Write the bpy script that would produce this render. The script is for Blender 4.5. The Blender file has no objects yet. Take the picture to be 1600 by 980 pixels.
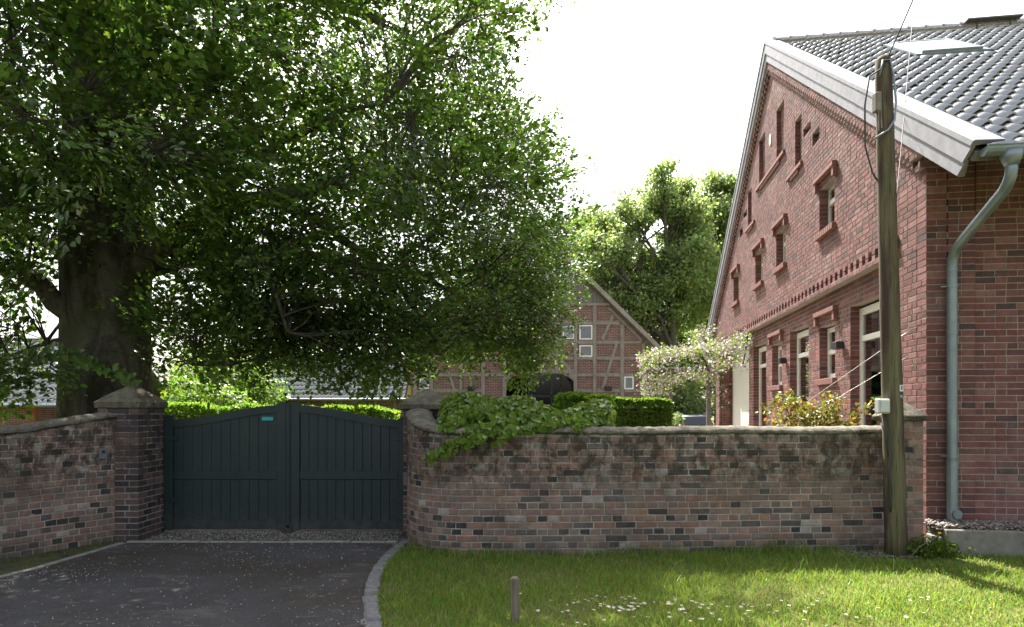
import bpy, math, random
import numpy as np
from mathutils import Matrix, Vector
RAD = math.radians
random.seed(11)
rng = np.random.default_rng(7)
scene = bpy.context.scene
col = scene.collection

# ---------------------------------------------------------------- camera
CAMZ = 1.7
cam_data = bpy.data.cameras.new('camera')
cam_data.sensor_width = 36.0
cam_data.lens = 22.5
cam_data.shift_y = 150 / 1600
cam_data.clip_end = 2000
cam = bpy.data.objects.new('camera', cam_data)
cam.location = (0, 0, CAMZ)
cam.rotation_euler = (RAD(90), 0, 0)
col.objects.link(cam)
scene.camera = cam

# ---------------------------------------------------------------- sky, sun, exposure
SUN_EL = RAD(54)
SUN_AZ = math.atan2(-0.157, 1.0)
world = bpy.data.worlds.new('World')
scene.world = world
world.use_nodes = True
wn = world.node_tree
wn.nodes.clear()
sky = wn.nodes.new('ShaderNodeTexSky')
sky.sky_type = 'NISHITA'
sky.sun_disc = False
sky.sun_elevation = SUN_EL
sky.sun_rotation = SUN_AZ
sky.air_density = 1.2
sky.dust_density = 5.0
sky.ozone_density = 1.0
hsv = wn.nodes.new('ShaderNodeHueSaturation')
hsv.inputs['Saturation'].default_value = 0.42
bg = wn.nodes.new('ShaderNodeBackground')
bg.inputs['Strength'].default_value = 0.102
wo = wn.nodes.new('ShaderNodeOutputWorld')
wn.links.new(sky.outputs[0], hsv.inputs['Color'])
wn.links.new(hsv.outputs[0], bg.inputs['Color'])
wn.links.new(bg.outputs[0], wo.inputs['Surface'])
sun_data = bpy.data.lights.new('sun', 'SUN')
sun_data.energy = 4.7
sun_data.angle = RAD(0.53)
sun_data.color = (1.0, 0.95, 0.86)
sun = bpy.data.objects.new('sun', sun_data)
sdir = Vector((math.sin(SUN_AZ) * math.cos(SUN_EL), math.cos(SUN_AZ) * math.cos(SUN_EL), math.sin(SUN_EL)))
sun.rotation_mode = 'QUATERNION'
sun.rotation_quaternion = (-sdir).to_track_quat('-Z', 'Y')
sun.location = (0, 0, 30)
col.objects.link(sun)
vs = scene.view_settings
vs.view_transform = 'Standard'
vs.look = 'None'
vs.gamma = 1.0
vs.exposure = 1.85
vs.use_curve_mapping = False
scene.render.engine = 'CYCLES'
scene.cycles.use_denoising = True
scene.cycles.max_bounces = 6
scene.cycles.transparent_max_bounces = 12
scene.cycles.caustics_reflective = False
scene.cycles.caustics_refractive = False

# ---------------------------------------------------------------- scene helpers
W = {}
def tag(o, label=None, cat=None, group=None, kind=None):
    if label: o['label'] = label
    if cat: o['category'] = cat
    if group: o['group'] = group
    if kind: o['kind'] = kind
    return o
def link(o, parent=None, mw=None):
    mw = mw or Matrix.Identity(4)
    col.objects.link(o)
    if parent is not None:
        o.parent = parent
        o.matrix_parent_inverse = W[parent.name].inverted()
    o.matrix_basis = mw
    W[o.name] = mw.copy()
    return o
def empty(name, loc, label, cat, group=None):
    o = bpy.data.objects.new(name, None)
    o.empty_display_size = 0.2
    link(o, None, Matrix.Translation(Vector(loc)))
    return tag(o, label, cat, group)
def proj(x, y, z):
    return 800 + 1000 * x / y, 640 - 1000 * (z - CAMZ) / y
def PX(px, py, Y):
    return Vector(((px - 800) / 1000 * Y, Y, CAMZ + (640 - py) / 1000 * Y))

def mesh_np(name, V, Q=None, T=None, mat=None, tone=None, smooth=False):
    me = bpy.data.meshes.new(name)
    V = np.asarray(V, dtype=np.float32).reshape(-1, 3)
    loops, tot = [], []
    if Q is not None and len(Q):
        Q = np.asarray(Q, dtype=np.int32).reshape(-1, 4); loops.append(Q.ravel()); tot.append(np.full(len(Q), 4, np.int32))
    if T is not None and len(T):
        T = np.asarray(T, dtype=np.int32).reshape(-1, 3); loops.append(T.ravel()); tot.append(np.full(len(T), 3, np.int32))
    L = np.concatenate(loops); tot = np.concatenate(tot)
    st = np.concatenate([[0], np.cumsum(tot)[:-1]]).astype(np.int32)
    me.vertices.add(len(V)); me.vertices.foreach_set('co', V.ravel())
    me.loops.add(len(L)); me.loops.foreach_set('vertex_index', L)
    me.polygons.add(len(tot)); me.polygons.foreach_set('loop_start', st); me.polygons.foreach_set('loop_total', tot)
    me.polygons.foreach_set('use_smooth', np.full(len(tot), bool(smooth)))
    me.update(calc_edges=True)
    if tone is not None:
        tone = np.asarray(tone, dtype=np.float32)
        if tone.ndim == 1: tone = np.tile(tone, (len(V), 1))
        if tone.shape[1] == 3: tone = np.concatenate([tone, np.ones((len(tone), 1), np.float32)], 1)
        at = me.attributes.new('tone', 'FLOAT_COLOR', 'POINT')
        at.data.foreach_set('color', np.ascontiguousarray(tone, dtype=np.float32).ravel())
    if mat: me.materials.append(mat)
    return me
def obj_np(name, V, Q=None, T=None, mat=None, parent=None, tone=None, smooth=False):
    return link(bpy.data.objects.new(name, mesh_np(name, V, Q, T, mat, tone, smooth)), parent)

class MB:
    """collects shapes that become one mesh object"""
    def __init__(s): s.v = []; s.q = []; s.t = []; s.n = 0
    def add(s, V, Q=(), T=()):
        V = np.asarray(V, float).reshape(-1, 3)
        if len(Q): s.q.append(np.asarray(Q, int).reshape(-1, 4) + s.n)
        if len(T): s.t.append(np.asarray(T, int).reshape(-1, 3) + s.n)
        s.v.append(V); s.n += len(V); return s
    def box(s, c, size, M=None, bev=0.0):
        hx, hy, hz = [d / 2 for d in size]
        if bev <= 0:
            V = np.array([[x, y, z] for x in (-hx, hx) for y in (-hy, hy) for z in (-hz, hz)])
            Q = [[0, 1, 3, 2], [4, 6, 7, 5], [0, 4, 5, 1], [2, 3, 7, 6], [0, 2, 6, 4], [1, 5, 7, 3]]
            T = []
        else:
            b = min(bev, hx * .9, hy * .9, hz * .9)
            V = []; idx = {}
            for ix, sx in enumerate((-1, 1)):
                for iy, sy in enumerate((-1, 1)):
                    for iz, sz in enumerate((-1, 1)):
                        for ax in range(3):
                            p = [sx * (hx - b), sy * (hy - b), sz * (hz - b)]
                            p[ax] = (sx * hx, sy * hy, sz * hz)[ax]
                            idx[(ix, iy, iz, ax)] = len(V); V.append(p)
            V = np.array(V); Q = []; T = []
            o = [(0, 0), (1, 0), (1, 1), (0, 1)]
            def key(ax, a, b1, c1):
                k = [0, 0, 0]; k[ax] = a; k[(ax + 1) % 3] = b1; k[(ax + 2) % 3] = c1
                return tuple(k)
            for ax in range(3):
                for a in (0, 1):
                    f = [idx[key(ax, a, *p) + (ax,)] for p in o]
                    Q.append(f if a else f[::-1])
            for ax in range(3):
                a1, a2 = (ax + 1) % 3, (ax + 2) % 3
                for p in o:
                    k0 = key(ax, 0, *p); k1 = key(ax, 1, *p)
                    f = [idx[k0 + (a1,)], idx[k1 + (a1,)], idx[k1 + (a2,)], idx[k0 + (a2,)]]
                    Q.append(f if (p[0] == p[1]) else f[::-1])
            for ix in (0, 1):
                for iy in (0, 1):
                    for iz in (0, 1):
                        f = [idx[(ix, iy, iz, a)] for a in range(3)]
                        T.append(f if (ix + iy + iz) % 2 else f[::-1])
        if M is not None:
            M3 = np.array(M.to_3x3() if isinstance(M, Matrix) else M); V = V @ M3.T
        return s.add(V + np.array(c), Q, T)
    def bar(s, a, b, w, d, up=(0, -1, 0), bev=0.0):
        """a beam from a to b: w across, d along 'up'"""
        a = Vector(a); b = Vector(b); x = (b - a); L = x.length; x.normalize()
        y = Vector(up); z = x.cross(y).normalized(); y = z.cross(x)
        M = Matrix((x, y, z)).transposed()
        return s.box((a + b) / 2, (L, d, w), M, bev)
    def tube(s, pts, rad, sides=8, cap=True, wob=0.0):
        pts = [Vector(p) for p in pts]; n = len(pts)
        if np.isscalar(rad): rad = [rad] * n
        t0 = (pts[1] - pts[0]).normalized()
        ref = Vector((0, 0, 1)) if abs(t0.z) < .9 else Vector((1, 0, 0))
        u = t0.cross(ref).normalized(); V = []
        for i, p in enumerate(pts):
            t = (pts[min(i + 1, n - 1)] - pts[max(i - 1, 0)]).normalized()
            u = (u - t * u.dot(t)).normalized(); w = t.cross(u)
            for k in range(sides):
                a = 2 * math.pi * k / sides
                r = rad[i] * (1 + (wob * (random.random() - .5) if wob else 0))
                V.append(p + (u * math.cos(a) + w * math.sin(a)) * r)
        Q = [[i * sides + k, i * sides + (k + 1) % sides, (i + 1) * sides + (k + 1) % sides, (i + 1) * sides + k] for i in range(n - 1) for k in range(sides)]
        T = []
        if cap:
            V += [pts[0], pts[-1]]; m = n * sides
            T = [[m, (k + 1) % sides, k] for k in range(sides)] + [[m + 1, (n - 1) * sides + k, (n - 1) * sides + (k + 1) % sides] for k in range(sides)]
        return s.add([list(p) for p in V], Q, T)
    def prism(s, poly, d0, d1, f):
        """outline of 2D points (a,b), counter-clockwise, between depths d0,d1; f(a,b,d) gives the point"""
        from mathutils.geometry import tessellate_polygon
        n = len(poly)
        V = [list(f(a, b, d0)) for a, b in poly] + [list(f(a, b, d1)) for a, b in poly]
        tr = tessellate_polygon([[Vector((a, b, 0)) for a, b in poly]])
        T = [list(t) for t in tr] + [[t[2] + n, t[1] + n, t[0] + n] for t in tr]
        Q = [[i, (i + 1) % n, (i + 1) % n + n, i + n] for i in range(n)]
        return s.add(V, Q, T)
    def sphere(s, c, r, nu=8, nv=6, sc=(1, 1, 1)):
        V = []; Q = []
        for j in range(nv + 1):
            th = math.pi * j / nv
            for i in range(nu):
                a = 2 * math.pi * i / nu
                V.append([c[0] + r * sc[0] * math.sin(th) * math.cos(a), c[1] + r * sc[1] * math.sin(th) * math.sin(a), c[2] + r * sc[2] * math.cos(th)])
        for j in range(nv):
            for i in range(nu):
                Q.append([j * nu + i, (j + 1) * nu + i, (j + 1) * nu + (i + 1) % nu, j * nu + (i + 1) % nu])
        return s.add(V, Q)
    def build(s, name, mat, parent=None, smooth=False, tone=None, fix=True, M=None):
        V = np.concatenate(s.v); Q = np.concatenate(s.q) if s.q else None; T = np.concatenate(s.t) if s.t else None
        me = mesh_np(name, V, Q, T, mat, tone, smooth)
        if fix:
            import bmesh
            bm = bmesh.new(); bm.from_mesh(me)
            bmesh.ops.recalc_face_normals(bm, faces=bm.faces); bm.to_mesh(me); bm.free()
        return link(bpy.data.objects.new(name, me), parent, M)

# ---------------------------------------------------------------- material helpers
class NT:
    def __init__(s, name):
        s.m = bpy.data.materials.new(name); s.m.use_nodes = True
        s.t = s.m.node_tree; s.t.nodes.clear()
        s.out = s.t.nodes.new('ShaderNodeOutputMaterial')
    def n(s, typ, ins=None, **props):
        nd = s.t.nodes.new('ShaderNode' + typ)
        for k, v in props.items(): setattr(nd, k, v)
        for k, v in (ins or {}).items(): s.put(nd.inputs[k], v)
        return nd
    def put(s, sock, v):
        if isinstance(v, bpy.types.NodeSocket): s.t.links.new(v, sock)
        elif isinstance(v, bpy.types.Node): s.t.links.new(v.outputs[0], sock)
        else:
            if sock.type == 'RGBA' and len(v) == 3: v = (*v, 1)
            sock.default_value = v
    def pos(s): return s.n('NewGeometry').outputs['Position']
    def noise(s, scale, detail=4, rough=.55, vec=None, dist=0.0):
        return s.n('TexNoise', {'Vector': vec if vec is not None else s.pos(), 'Scale': scale, 'Detail': detail, 'Roughness': rough, 'Distortion': dist}).outputs['Fac']
    def ramp(s, fac, a, b, ca=(0, 0, 0), cb=(1, 1, 1)):
        r = s.n('ValToRGB', {'Fac': fac}); e = r.color_ramp.elements
        e[0].position = a; e[1].position = b; e[0].color = (*ca, 1); e[1].color = (*cb, 1)
        return r.outputs[0]
    def math(s, op, a, b=0.0, clamp=False):
        nd = s.n('Math', operation=op, use_clamp=clamp); s.put(nd.inputs[0], a); s.put(nd.inputs[1], b); return nd.outputs[0]
    def mix(s, fac, a, b, mode='MIX'):
        nd = s.n('Mix', data_type='RGBA', blend_type=mode)
        s.put(nd.inputs[0], fac); s.put(nd.inputs[6], a); s.put(nd.inputs[7], b); return nd.outputs[2]
    def scale(s, vec, sc):
        return s.n('VectorMath', {0: vec, 1: sc}, operation='MULTIPLY').outputs[0]
    def bump(s, h, strength=.3, dist=.01):
        return s.n('Bump', {'Height': h, 'Strength': strength, 'Distance': dist}).outputs[0]
    def bsdf(s, color, rough=.8, normal=None, metal=0.0, spec=.5, **kw):
        d = {'Base Color': color, 'Roughness': rough, 'Metallic': metal, 'Specular IOR Level': spec}
        if normal is not None: d['Normal'] = normal
        d.update(kw)
        return s.n('BsdfPrincipled', d)
    def done(s, sh):
        s.t.links.new(sh.outputs[0] if isinstance(sh, bpy.types.Node) else sh, s.out.inputs[0]); return s.m
def attr(t): return t.n('Attribute', attribute_name='tone').outputs['Color']

def mat_simple(name, c1, c2, scale=8, rough=.8, metal=0.0, bump=.2, detail=5, stretch=None, spec=.5, dist=.004):
    t = NT(name); p = t.pos()
    if stretch: p = t.scale(p, stretch)
    f = t.noise(scale, detail, .6, p)
    c = t.mix(t.ramp(f, .3, .7), c1, c2)
    return t.done(t.bsdf(c, rough, t.bump(t.noise(scale * 4, 4, .6, p), bump, dist) if bump else None, metal, spec))

def weather(t, c, lime=.38):
    """lime bloom, soot and moss that have grown over the old garden wall"""
    z = t.n('SeparateXYZ', {0: t.pos()})
    pale = t.ramp(t.noise(1.1, 6, .7, dist=.5), .50, .66)
    c = t.mix(t.math('MULTIPLY', pale, lime), c, (.25, .225, .20))
    dirt = t.ramp(t.noise(1.6, 6, .65, t.scale(t.pos(), (1, 1, 1.3)), .6), .44, .66)
    c = t.mix(t.math('MULTIPLY', dirt, .55), c, (.105, .084, .062))
    band = t.ramp(z.outputs['Z'], .62, 1.42)
    m = t.ramp(t.noise(6.5, 8, .75, t.scale(t.pos(), (1.3, 1.3, 1)), .3), .445, .575)
    c = t.mix(t.math('MULTIPLY', t.math('MULTIPLY', m, band), .88), c, (.040, .033, .022))
    g = t.math('MULTIPLY', t.ramp(t.noise(6, 7, .72), .53, .62), t.ramp(z.outputs['Z'], 1.08, 1.40))
    c = t.mix(t.math('MULTIPLY', g, .9), c, (.038, .045, .012))
    damp = t.math('MULTIPLY', t.ramp(z.outputs['Z'], .02, .24, (1, 1, 1), (0, 0, 0)), t.ramp(t.noise(4.5, 6, .7), .4, .6))
    return t.mix(t.math('MULTIPLY', damp, .75), c, (.060, .060, .040))
def mat_brick(name, wear=.5, moss=False, rough=.85, streak=False):
    t = NT(name); c = attr(t)
    f = t.noise(14, 6, .65); c = t.mix(.85, c, t.ramp(f, .25, .75, (.62, .62, .62), (1.3, 1.28, 1.25)), 'MULTIPLY')
    f2 = t.noise(75, 4, .7)
    c = t.mix(t.math('MULTIPLY', t.ramp(f2, .52, .78), wear), c, (.34, .29, .25))
    c = t.mix(t.math('MULTIPLY', t.ramp(t.noise(40, 4, .7, dist=.6), .58, .72), wear), c, (.05, .04, .037))
    if moss: c = weather(t, c)
    elif streak:
        s1 = t.ramp(t.noise(2.2, 6, .7, t.scale(t.pos(), (2.2, 2.2, .35)), .4), .50, .68)
        c = t.mix(t.math('MULTIPLY', s1, .45), c, (.085, .052, .048))
        c = t.mix(t.math('MULTIPLY', t.ramp(t.noise(.9, 6, .7, dist=.5), .54, .68), .35), c, (.30, .22, .195))
    h = t.math('ADD', t.math('MULTIPLY', f, .6), f2)
    return t.done(t.bsdf(c, rough, t.bump(h, .55, .006), spec=.3))

def mat_leaf(name, refl, trans, tr=.42, gloss=.12, rough=.45, vary=.35):
    t = NT(name); a = attr(t)
    cr = t.mix(1.0, a, refl, 'MULTIPLY'); ct = t.mix(1.0, a, trans, 'MULTIPLY')
    d = t.n('BsdfDiffuse', {'Color': cr}); tl = t.n('BsdfTranslucent', {'Color': ct})
    s1 = t.n('MixShader', {0: tr, 1: d.outputs[0], 2: tl.outputs[0]})
    g = t.n('BsdfGlossy', {'Color': (1, 1, 1), 'Roughness': rough})
    fr = t.n('Fresnel', {'IOR': 1.4})
    s2 = t.n('MixShader', {0: t.math('MULTIPLY', fr.outputs[0], gloss * 1.6), 1: s1.outputs[0], 2: g.outputs[0]})
    return t.done(s2)

def mat_glass(name, tint=(.9, .93, .92), ior=1.5, k=1.8, k0=.17):
    t = NT(name)
    tr = t.n('BsdfTransparent', {'Color': tint}); gl = t.n('BsdfGlossy', {'Color': (1, 1, 1), 'Roughness': .015})
    fr = t.n('Fresnel', {'IOR': ior})
    return t.done(t.n('MixShader', {0: t.math('ADD', t.math('MULTIPLY', fr.outputs[0], k), k0, True), 1: tr.outputs[0], 2: gl.outputs[0]}))

def mat_wood(name, c1, c2, axis, rough=.75, scale=14):
    t = NT(name); st = [1, 1, 1]; st[axis] = .06
    p = t.scale(t.pos(), st)
    f = t.noise(scale, 6, .65, p, .8); f2 = t.noise(scale * 5, 4, .6, p)
    c = t.mix(t.ramp(f, .32, .68), c1, c2)
    c = t.mix(t.math('MULTIPLY', t.ramp(f2, .55, .7), .45), c, tuple(x * .45 for x in c1))
    return t.done(t.bsdf(c, rough, t.bump(f2, .5, .004), spec=.3))

MAT = {}
MAT['brick_old'] = mat_brick('old_brick', .45, True)
MAT['brick_pier'] = mat_brick('pier_brick', .35)
MAT['brick_house'] = mat_brick('house_brick', .25, streak=True)
t = NT('old_mortar'); c = t.mix(t.ramp(t.noise(9, 5, .6), .3, .7), (.30, .27, .235), (.46, .42, .37))
MAT['mortar_old'] = t.done(t.bsdf(weather(t, c, .2), .95, t.bump(t.noise(60, 5, .7), .8, .008)))
MAT['mortar_house'] = mat_simple('house_mortar', (.25, .215, .19), (.36, .32, .285), 7, .95, bump=.4)
def mat_cap(name, c1, c2, soot):
    t = NT(name); p = t.pos()
    c = t.mix(t.ramp(t.noise(5, 7, .7), .34, .66), c1, c2)
    c = t.mix(t.math('MULTIPLY', t.ramp(t.noise(26, 5, .7), .54, .62), .55), c, (.05, .045, .035))
    c = t.mix(t.math('MULTIPLY', t.ramp(t.noise(3.1, 6, .7, dist=.6), .5, .6), .6), c, (.085, .088, .035))
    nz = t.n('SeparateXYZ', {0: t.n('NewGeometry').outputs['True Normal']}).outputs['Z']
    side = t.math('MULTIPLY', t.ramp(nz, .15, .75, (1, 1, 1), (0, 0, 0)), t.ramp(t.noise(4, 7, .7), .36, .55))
    c = t.mix(t.math('MULTIPLY', side, soot), c, (.040, .036, .022))      # mossy grime on upright faces; tops kept pale, sunlight put into colour
    v = t.n('TexVoronoi', {'Vector': p, 'Scale': 38.0})
    c = t.mix(t.math('MULTIPLY', t.ramp(v.outputs['Distance'], .10, .28, (1, 1, 1), (0, 0, 0)), t.ramp(t.noise(2.3, 4), .5, .6)), c, (.42, .40, .34))
    return t.done(t.bsdf(c, .95, t.bump(t.noise(34, 7, .75), 1.0, .016), spec=.2))
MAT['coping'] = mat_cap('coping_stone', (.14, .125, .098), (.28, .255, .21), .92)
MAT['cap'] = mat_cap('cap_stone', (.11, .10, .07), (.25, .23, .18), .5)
t = NT('gate_paint'); p = t.scale(t.pos(), (1, 1, .06)); f = t.noise(20, 6, .65, p, .8); z = t.n('SeparateXYZ', {0: t.pos()}).outputs['Z']
c = t.mix(t.ramp(f, .32, .68), (.0115, .0235, .0240), (.0165, .031, .0315))
c = t.mix(t.math('MULTIPLY', t.ramp(t.noise(1.2, 5, .6), .4, .7), .5), c, (.022, .034, .034))
dust = t.math('MULTIPLY', t.ramp(z, .05, .42, (1, 1, 1), (0, 0, 0)), t.ramp(t.noise(9, 6, .7), .38, .62))
c = t.mix(t.math('MULTIPLY', dust, .55), c, (.075, .068, .056))       # road splashes along the foot
c = t.mix(t.math('MULTIPLY', t.ramp(t.noise(70, 3, .6, p), .66, .72), .5), c, (.07, .075, .07))
MAT['gate'] = t.done(t.bsdf(c, t.ramp(t.noise(3, 4), .3, .7, (.42, .42, .42), (.62, .62, .62)), t.bump(t.noise(100, 4, .6, p), .35, .003), spec=.4))
MAT['zinc'] = mat_simple('zinc', (.20, .245, .275), (.29, .34, .375), 4, .42, metal=.5, bump=.05)
MAT['zinc_light'] = mat_simple('verge_sheet', (.22, .22, .25), (.33, .327, .36), 6, .62, metal=.0, spec=.25, bump=.08)
MAT['dark_metal'] = mat_simple('dark_metal', (.02, .02, .022), (.035, .035, .037), 8, .45, metal=.3, bump=.05)
MAT['white_frame'] = mat_simple('white_frame', (.76, .75, .71), (.83, .82, .79), 5, .4, bump=.03)
MAT['plaster'] = mat_simple('white_plaster', (.76, .75, .72), (.82, .81, .78), 4, .9, bump=.1)
MAT['timber'] = mat_simple('weathered_timber', (.20, .175, .152), (.32, .285, .25), 5, .9, bump=.5, stretch=(1, 1, .6))
MAT['plank'] = mat_wood('grey_planks', (.13, .115, .105), (.22, .20, .19), 2, .85, 9)
MAT['glass'] = mat_glass('window_glass')
MAT['interior'] = mat_simple('dark_interior', (.05, .048, .045), (.08, .075, .07), 2, .9, bump=0)
MAT['blind'] = mat_simple('blind_slats', (.55, .50, .45), (.62, .57, .52), 3, .7, bump=0)
MAT['concrete'] = mat_simple('concrete', (.15, .14, .12), (.26, .245, .21), 9, .95, bump=.6)
MAT['edging'] = mat_simple('edging_stone', (.20, .185, .165), (.34, .32, .29), 12, .95, bump=.6)
MAT['cobble'] = mat_simple('kerb_granite', (.13, .125, .125), (.23, .22, .215), 25, .85, bump=.6)
MAT['box_plastic'] = mat_simple('grey_plastic', (.50, .52, .50), (.60, .62, .60), 6, .5, bump=.03)
MAT['cable'] = mat_simple('cable', (.03, .03, .032), (.06, .06, .06), 10, .6, bump=0)
MAT['wire'] = mat_simple('steel_wire', (.55, .54, .52), (.68, .67, .65), 10, .45, metal=.4, bump=0)
t = NT('beech_bark'); p = t.scale(t.pos(), (1, 1, .35)); f = t.noise(2.4, 8, .7, p, .6); f2 = t.noise(11, 7, .7, t.pos(), 1.2)
c = t.mix(t.ramp(f, .40, .58), (.034, .029, .023), (.14, .13, .108))
c = t.mix(t.ramp(f2, .56, .66), c, (.022, .019, .015))
c = t.mix(t.math('MULTIPLY', t.ramp(t.noise(1.3, 5, .6), .5, .64), .6), c, (.075, .085, .035))
MAT['bark'] = t.done(t.bsdf(c, .9, t.bump(t.math('ADD', f, t.math('MULTIPLY', f2, .6)), 1.0, .05), spec=.25))
MAT['twig'] = mat_simple('twig_bark', (.03, .026, .02), (.07, .06, .048), 6, .9, bump=.3)
MAT['bark_oak'] = mat_simple('oak_bark', (.06, .05, .04), (.12, .105, .085), 5, .95, bump=.4)
MAT['beech_leaf'] = mat_leaf('beech_leaf', (.084, .134, .040), (.15, .265, .034), .50, gloss=.07)
MAT['oak_leaf'] = mat_leaf('oak_leaf', (.19, .25, .105), (.32, .42, .125), .52, gloss=.03)  # greens lightened to stand in for haze over the far trees
MAT['hedge_leaf'] = mat_leaf('hedge_leaf', (.075, .145, .022), (.20, .33, .03), .42, gloss=.04)
MAT['vine_leaf'] = mat_leaf('vine_leaf', (.12, .190, .028), (.24, .37, .026), .42, gloss=.045)
MAT['rose_leaf'] = mat_leaf('rose_leaf', (.16, .15, .03), (.36, .27, .03), .42, gloss=.035)
MAT['grass'] = mat_leaf('grass_blade', (.180, .262, .060), (.30, .44, .07), .42, gloss=.035, rough=.5)
MAT['petal'] = mat_leaf('blossom', (.74, .66, .64), (.55, .45, .42), .3, gloss=.02)
MAT['timber_v'] = MAT['timber']

# ================================================================ ground
def chaikin(P, it=3):
    P = [np.array(p, float) for p in P]
    for _ in range(it):
        N = [P[0]]
        for a, b in zip(P[:-1], P[1:]): N += [a * .75 + b * .25, a * .25 + b * .75]
        N.append(P[-1]); P = N
    return np.array(P)
def resample(P, step):
    d = np.r_[0, np.cumsum(np.linalg.norm(np.diff(P, axis=0), axis=1))]
    n = max(2, int(d[-1] / step) + 1); s = np.linspace(0, d[-1], n)
    return np.stack([np.interp(s, d, P[:, k]) for k in range(P.shape[1])], 1), s

t = NT('ground_turf')
f = t.noise(.5, 6, .6); f2 = t.noise(35, 5, .7)
c = t.mix(t.ramp(f, .3, .7), (.10, .115, .028), (.155, .155, .05))
c = t.mix(t.ramp(f2, .5, .72), c, (.10, .075, .045))
MAT['turf'] = t.done(t.bsdf(c, .95, t.bump(f2, .8, .02), spec=.2))

t = NT('asphalt')
f = t.noise(.8, 6, .62, dist=.5)
c = t.mix(t.ramp(f, .35, .68), (.055, .050, .050), (.098, .092, .094))
c = t.mix(t.math('MULTIPLY', t.ramp(t.noise(.55, 5, .6, t.scale(t.pos(), (1, 1.6, 1)), .8), .48, .62), .8), c, (.062, .048, .030))
c = t.mix(t.math('MULTIPLY', t.ramp(t.noise(1.7, 6, .7, t.scale(t.pos(), (.8, 2.2, 1)), .5), .58, .70), .75), c, (.23, .19, .17))
v = t.n('TexVoronoi', {'Vector': t.pos(), 'Scale': 95.0})
c = t.mix(t.math('MULTIPLY', t.ramp(v.outputs['Color'], .68, .95), .55), c, (.19, .18, .175))
v2 = t.n('TexVoronoi', {'Vector': t.pos(), 'Scale': 130.0})
c = t.mix(t.math('MULTIPLY', t.ramp(t.noise(2.6, 8, .8, t.scale(t.pos(), (.35, 2.6, 1)), 1.2), .60, .68), .5), c, (.16, .15, .145))
MAT['asphalt'] = t.done(t.bsdf(c, .8, t.bump(t.math('MULTIPLY', v2.outputs['Distance'], -1.0), .9, .008), spec=.35))
t = NT('gravel_dirt')
v = t.n('TexVoronoi', {'Vector': t.pos(), 'Scale': 45.0})
c = t.mix(t.ramp(v.outputs['Color'], .2, .9), (.06, .05, .038), (.22, .20, .17))
c = t.mix(t.ramp(t.noise(2.2, 5, .6), .42, .62), c, (.055, .045, .028))
MAT['gravel_dirt'] = t.done(t.bsdf(c, .95, t.bump(t.math('MULTIPLY', v.outputs['Distance'], -1.0), 1, .012)))
t = NT('moss_soil')
c = t.mix(t.ramp(t.noise(6, 6, .7), .38, .6), (.045, .036, .022), (.085, .10, .022))
c = t.mix(t.ramp(t.noise(45, 4, .7), .62, .72), c, (.22, .20, .17))
MAT['moss_soil'] = t.done(t.bsdf(c, .95, t.bump(t.noise(50, 5, .7), .9, .02)))

MAT['yard'] = mat_simple('yard_gravel', (.22, .19, .165), (.34, .30, .265), 40, .95, bump=.8)
def sheet(name, poly, z, mat):
    mb = MB()
    from mathutils.geometry import tessellate_polygon
    tr = tessellate_polygon([[Vector((a, b, 0)) for a, b in poly]])
    mb.add([[a, b, z] for a, b in poly], T=[list(q) for q in tr])
    o = mb.build(name, mat)
    if o.data.polygons[0].normal.z < 0: o.data.flip_normals()
    return tag(o, kind='structure')
sheet('ground', [(-400, -200), (400, -200), (400, 600), (-400, 600)], 0.0, MAT['turf'])

# right hand border of the driveway, curved line of kerb stones
KERB = resample(chaikin([(-1.43, 8.32), (-1.50, 7.46), (-1.49, 6.67), (-1.39, 5.96), (-1.24, 5.31), (-1.02, 4.4), (-.55, 3.2), (.5, 1.9), (2.2, 1.0), (5, .4)]), .02)[0]
LEFT_EDGE = [(-4.95, 8.12), (-5.02, 7.3), (-5.14, 6.4), (-5.6, 5.2), (-7.2, 4.0), (-12, 3.2)]
drive = [tuple(p) for p in KERB[::6]] + [(12, .3), (12, -12), (-12, -12), (-12, 3.2)] + LEFT_EDGE[::-1][1:] + [(-4.95, 8.2), (-1.43, 8.2)]
sheet('driveway', drive[::-1], .004, MAT['asphalt'])
sheet('gate_apron', [(-5.0, 8.24), (-1.40, 8.24), (-1.40, 9.6), (-5.0, 9.6)], .008, MAT['gravel_dirt'])
sheet('courtyard_path', [(-4.8, 9.62), (-1.5, 9.62), (-1.0, 14), (3, 24), (9, 26), (12, 40), (4, 40), (-6, 30), (-5.2, 14)], .006, MAT['gravel_dirt'])
sheet('bounce_yard', [(1.9, 9.2), (4.9, 8.3), (7.6, 24.5), (9.5, 40), (4.4, 40), (3.2, 20)], .010, MAT['yard'])  # unseen sheet, added so gravel bounce replaces the green cast from turf
sheet('mossy_verge', [(-4.95, 8.2), (-5.0, 8.5), (-5.4, 8.0), (-5.75, 7.2), (-6.4, 6.5), (-7.6, 6.1), (-14, 6.0), (-14, 3.25)] + LEFT_EDGE[::-1][1:], .004 + .003, MAT['moss_soil'])

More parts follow.
